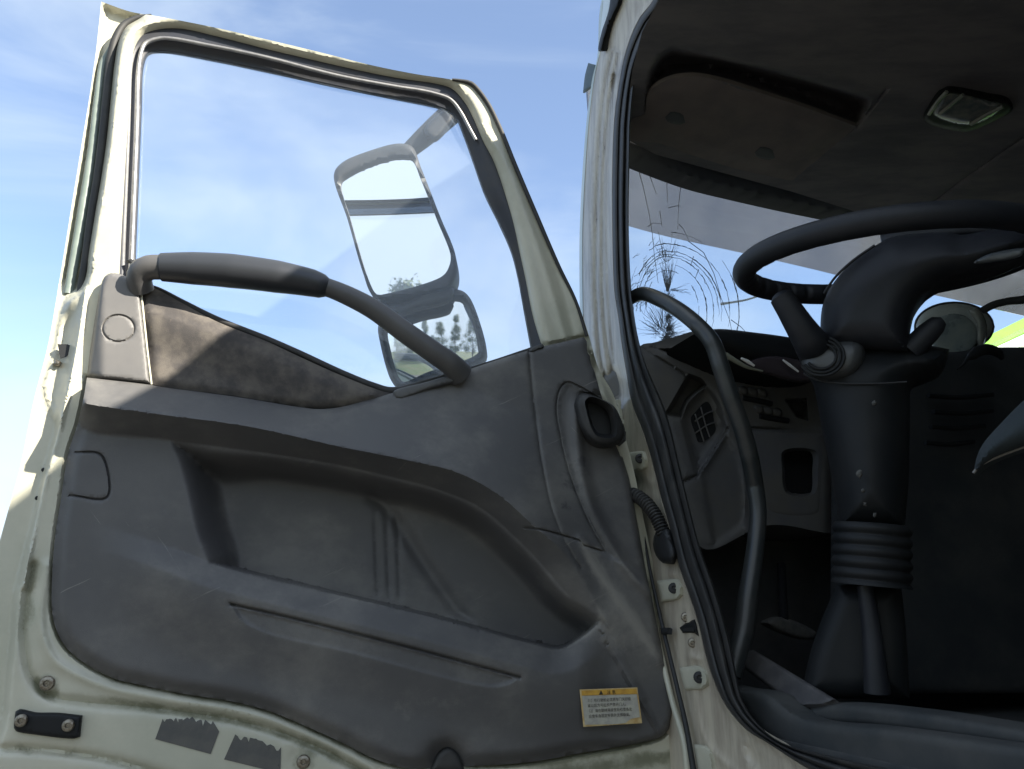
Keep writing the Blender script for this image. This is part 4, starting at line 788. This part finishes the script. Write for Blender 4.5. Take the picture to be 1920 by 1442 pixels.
box('seat_base', cb(.42, -1.15, zf), I*.5, F*.45, Z*.36, blackm, seat, .02)
box('seat_cushion', cb(.38, -1.2, zf+.36), I*.58, F*.58, Z*.12, seatm, seat, .04)
box('seat_back', cb(.40, -1.34, zf+.42), I*.54, F*.14, Z*.72, seatm, seat, .05)
# part line round the column
tube('part_line', [(1506, 700), (1530, 712), (1580, 719), (1650, 719), (1700, 716)], CF, 1.6, blackm, colu, h=.078)
# ---------------- rest of the cab, mostly out of view
def prism(name, pts, z0, z1, mat, parent, bev=.01):
    bm = bmesh.new(); a = [bm.verts.new(cb(i_, f_, z0)) for i_, f_ in pts]; b = [bm.verts.new(cb(i_, f_, z1)) for i_, f_ in pts]; n_ = len(pts)
    bm.faces.new(a); bm.faces.new(b[::-1])
    for k in range(n_): bm.faces.new([a[k], a[(k+1) % n_], b[(k+1) % n_], b[k]])
    bmesh.ops.recalc_face_normals(bm, faces=bm.faces[:]); bmesh.ops.bevel(bm, geom=bm.edges[:], offset=bev, segments=2, affect='EDGES')
    bm.verts.index_update(); v = [tuple(x.co) for x in bm.verts]; f = [[q.index for q in p.verts] for p in bm.faces]; bm.free()
    return finish(name, v, f, mat, parent, ang=40)
prism('cab_roof', [(-.01, -1.75), (-.01, -.45), (.03, -.2), (.12, .02), (.30, .18), (.6, .26), (1.55, .26), (1.9, .15), (2.1, -.05), (2.16, -.4), (2.16, -1.75)], 2.775, 2.795, skinp, truck, .006)
lining = pbr('cab_lining', (.075, .078, .082), (.05, .052, .056), 5, .8, wear=(.12, .11, .10))
box('back_wall', cb(.0, -1.75, zf), I*2.15, F*.05, Z*1.43, lining, truck)
box('far_wall', cb(2.12, -1.7, zf), I*.05, F*2.05, Z*1.43, lining, truck)
box('firewall', cb(.12, .24, zf-.05), I*2.0, F*.04, Z*.72, lining, truck)
box('front_panel', cb(.10, .42, .75), I*2.0, F*.06, Z*1.40, cream, truck, .02)
box('side_panel', cb(.0, -1.70, .85), I*.06, F*.9, Z*.40, cream, truck, .02)
box('rear_pillar', cb(.0, -1.75, 1.20), I*.10, F*.30, Z*1.56, cream, truck, .02)
box('roof_rail', cb(-.005, -1.75, 2.70), I*.09, F*1.38, Z*.072, cream, truck, .015)
box('far_pillar', cb(2.05, .22, 2.0), I*.12, F*.14, Z*.76, skinp, truck)
rod('axle', cb(.1, -.8, .52), cb(2.0, -.8, .52), .06, darkm, truck)
def wheel_road(i):
    def f(bm):
        bmesh.ops.create_cone(bm, cap_ends=True, segments=48, radius1=.52, radius2=.52, depth=.28)
        bmesh.ops.bevel(bm, geom=[e for e in bm.edges if len(e.link_faces) == 2 and e.calc_face_angle(0) > 1], offset=.05, segments=4, affect='EDGES')
        c = cb(i, -.8, .52)
        for v in bm.verts: x, y, z = v.co; v.co = Vector(c+I*z+F*x+Z*y)
    o = grow(f, 'wheel', rubber, truck)
    rod('rim', cb(i-.15, -.8, .52), cb(i+.15, -.8, .52), .24, steel, o, sides=32)
wheel_road(.15); wheel_road(1.95)
box('chassis', cb(.55, -6, .75), I*1.1, F*6.3, Z*.22, darkm, truck)

# ---------------- mirrors
def mirror_frame(px, dist_, azr, elr):
    xx = (px[0]-960)/FP; yy = (721-px[1])/FP
    r_ = A3(xx, math.cos(PITCH)-yy*math.sin(PITCH), math.sin(PITCH)+yy*math.cos(PITCH)); r_ /= np.linalg.norm(r_)
    ref = A3(math.sin(R(azr))*math.cos(R(elr)), math.cos(R(azr))*math.cos(R(elr)), math.sin(R(elr)))
    nn = ref-r_; return Fr(CAM+r_*dist_, nn)
MF = mirror_frame((740, 415), 1.95, 190, 19.5)
m1 = sm([(626, 327), (640, 306), (701, 280), (749, 269), (773, 275), (789, 313), (825, 405), (854, 478), (856, 518), (845, 538), (825, 546), (717, 560), (697, 552), (680, 510), (652, 413)], step=6)
g1p = [(638, 341), (646, 332), (701, 305), (757, 293), (772, 297), (789, 335), (817, 405), (845, 480), (841, 502), (829, 518), (723, 551), (707, 552), (693, 530), (656, 409)]
g1 = sm(g1p, step=6)
mir = relief('rear_view_mirror', m1, MF, lambda P: .012*np.minimum(1, dist(P, m1)/5)-.006*(1-np.minimum(1, dist(P, g1)/3)), hous, truck, holes=[g1], sp=6, skirt=.07)
relief('mirror_back', m1, MF, -.072, hous, mir, sp=30, skirt=.0, back=True)
relief('mirror_glass', g1, MF, 0, chrome, mir, base=-.002, sp=40, skirt=.002)
tube('mirror_arm', [(764, 285), (790, 262), (815, 240), (846, 212), (868, 192), (884, 180)], MF, [14, 17, 19, 20, 18, 14], hous, mir, h=-.03)
pillow('arm_joint', [(795, 245), (838, 203), (852, 208), (848, 226), (812, 262)], MF, hous, mir, h=.0, bulge=.012, wpx=10)
pillow('mirror_clamp', [(706, 556), (722, 556), (724, 570), (776, 560), (790, 545), (850, 540), (846, 560), (780, 580), (730, 590), (708, 570)], MF, hous, mir, h=-.02, bulge=.02, wpx=12)
MF2 = mirror_frame((805, 635), 1.9, 186, 6)
m2 = sm([(709, 612), (721, 586), (761, 566), (845, 543), (866, 545), (882, 560), (912, 651), (911, 667), (898, 679), (801, 707), (745, 726), (733, 713), (713, 645)], step=6)
g2 = sm([(721, 615), (735, 594), (769, 580), (855, 556), (868, 560), (879, 574), (900, 645), (900, 657), (888, 668), (801, 698), (753, 717), (742, 708), (726, 650)], step=6)
mir2 = relief('wide_angle_mirror', m2, MF2, lambda P: .012*np.minimum(1, dist(P, m2)/5)-.006*(1-np.minimum(1, dist(P, g2)/3)), hous, truck, holes=[g2], sp=6, skirt=.06)
relief('mirror_back', m2, MF2, -.062, hous, mir2, sp=30, skirt=.0, back=True)
c2 = g2.mean(0)
relief('mirror_glass', g2, MF2, lambda P: -.012*(np.hypot(P[:, 0]-c2[0], (P[:, 1]-c2[1]))/95)**2, chrome, mir2, base=.002, sp=6, skirt=.002)
# round front mirror seen through the windshield
RF = Fr(H0+F*.95+I*1.0, A3(-.25, -1, -.25))
rm_o = sm([(1789+73*math.cos(t), 613+45*math.sin(t)) for t in np.linspace(0, 6.28, 17)[:-1]], step=5)
rm = relief('front_mirror', rm_o, RF, lambda P: .03*np.sqrt(np.clip(1-(1-np.clip(dist(P, rm_o)/45, 0, 1))**2, 0, 1)), pbr('round_mirror_shell', (.42, .44, .42), (.3, .33, .32), 12, .25), truck, sp=7, skirt=.0)
pillow('mirror_disc', [(1789+46*math.cos(t), 628+40*math.sin(t)) for t in np.linspace(0, 6.28, 17)[:-1]], RF, pbr('mirror_reflection_tone', (.16, .19, .20), (.24, .27, .25), 14, .25), rm, h=.026, bulge=.010, wpx=16)  # mottled grey-green colour stands in for the mirror's reflection
tube('mirror_rim', [tuple(p) for p in rm_o[::3]], RF, 2.4, hous, rm, closed=True)
tube('mirror_arm', [(1838, 585), (1862, 572), (1890, 565), (1925, 561), (1990, 540)], RF, [6, 6, 6, 7, 8], hous, rm, h=.0)
pillow('mirror_bracket', [(1815, 580), (1830, 575), (1848, 600), (1850, 630), (1838, 655), (1830, 640), (1828, 605)], RF, lensm, rm, h=.02, bulge=.015, wpx=10)
tube('white_cable', [(1352, 570), (1372, 567), (1400, 562), (1430, 552), (1470, 535)], fwd(.45), [2.6, 2, 1.8, 1.6, 1.5], whitep, truck)  # thin white cable for an unidentified bright curved line

# ================================================================== SURROUNDINGS
def flat(name, x0, x1, y0, y1, z, mat, n=1):
    o = finish(name, [(x0, y0, z), (x1, y0, z), (x1, y1, z), (x0, y1, z)], [[0, 1, 2, 3]], mat, None, smooth=False); o['kind'] = 'structure'; return o
flat('ground', -900, 900, -900, 900, 0, pbr('grassy_ground', (.045, .075, .022), (.085, .085, .045), .6, .95, spot=(.04, .06, .015), spot_scale=3, spot_t=.55))
flat('road', -60, 8, -7.5, 14, .006, pbr('dusty_yard', (.055, .053, .05), (.08, .076, .07), 1.2, .95, spot=(.10, .095, .085), spot_scale=9, spot_t=.6))
leafm = pbr('leaves', (.055, .085, .022), (.10, .13, .035), 3, .7)
barkm = pbr('bark', (.10, .08, .06), (.06, .05, .04), 8, .9)
def tree(x, y, hgt, rad, seed, label, cone=False):
    rs = np.random.default_rng(seed); t = empty('tree', (x, y, 0), label, 'tree'); t['group'] = 'trees along the far side of the yard'
    P = [(x+rs.normal(0, .05)*k, y+rs.normal(0, .05)*k, hgt*.8*k/6) for k in range(7)]
    tube3('trunk', P, np.linspace(.18, .03, 7), barkm, t, sides=8)
    V = []; Fs = []
    nc = 60
    for c in range(nc):
        q = rs.uniform(.18, 1.0); r_ = rad*((1.08-q) if cone else math.sin(math.pi*min(.97, q*.9+.08))**.7)
        a = rs.uniform(0, 6.28); cc = A3(x+r_*.8*math.cos(a)*rs.uniform(.2, 1), y+r_*.8*math.sin(a)*rs.uniform(.2, 1), hgt*q)
        cr = rad*rs.uniform(.18, .36)
        for k in range(150):
            d = rs.normal(size=3); d /= np.linalg.norm(d); p = cc+d*cr*rs.uniform(.3, 1.15)
            u = rs.normal(size=3); u /= np.linalg.norm(u); v = np.cross(u, d); s_ = rs.uniform(.05, .11); b = len(V)
            V += [p-u*s_*1.5, p+v*s_*.6, p+u*s_*1.5, p-v*s_*.6]; Fs.append([b, b+1, b+2, b+3])
    finish('crown', V, Fs, leafm, t, smooth=False)
random.seed(3)
TREES = [(-9.5, -13, 4.6, 1.7, 0), (-6.8, -14, 5.2, 1.5, 1), (-4.6, -12.5, 4.4, 1.7, 0), (-2.6, -13.5, 5.6, 1.6, 1), (-.6, -12.8, 5.0, 2.0, 0), (1.6, -13.2, 6.2, 1.9, 1), (3.8, -12.6, 6.0, 2.2, 0), (-12.5, -14, 4.8, 1.9, 1), (6.2, -13.5, 6.4, 2.2, 0), (-16, -14, 5.5, 2.2, 0), (-20, -15, 5.2, 2.2, 1)]
LB = ['small round tree behind the yard, left of centre in the upper mirror', 'narrow pointed tree, taller than the round ones on both sides', 'lowest round leafy tree beside a pointed one in the mirror', 'slim pointed tree in the middle of the mirrored row', 'round leafy tree right of the slim pointed one, in the mirrors', 'tall pointed tree beside the two broadest round crowns', 'broad round crown at the right of the mirrored row', 'short pointed tree with a wide foot, left in the mirrored row', 'tallest broad round tree, last at the right of the row', 'broad round tree near the left end of the mirrored row', 'pointed tree at the far left end of the mirrored row']
for i, (x, y, h, r, c) in enumerate(TREES): tree(x*1.8, y*1.9, h*1.7, r*1.4, 10+i, LB[i], bool(c))
# green and white machine in front of the truck, to the right
gm = empty('crane_truck', tuple(H0+F*3.2+I*2.6), 'bright green and white crane boom seen through the windshield at the right', 'crane')
GF = fwd(2.6)
def beam(name, a, b, rp, mat, h=0): return tube(name, [a, ((a[0]+b[0])/2, (a[1]+b[1])/2), b], GF, rp, mat, gm, h=h, sides=4)
beam('boom', (1840, 652), (2150, 500), 12, greenp)
beam('boom_stripe', (1850, 676), (2150, 540), 13, whitep, .02)
beam('boom_lower', (1860, 705), (2150, 590), 20, greenp, .0)
b0_ = GF.un([(2120, 600)])[0]
box('crane_body', A3(b0_[0]-.2, b0_[1]-.2, .6), A3(2.2, .5, 0), A3(-.4, 1.5, 0), A3(0, 0, 1.9), greenp, gm, .04)
box('crane_base', A3(b0_[0]-.3, b0_[1]-.3, .0), A3(2.3, .5, 0), A3(-.4, 1.6, 0), A3(0, 0, .7), darkm, gm, .04)
bpy.context.view_layer.update()
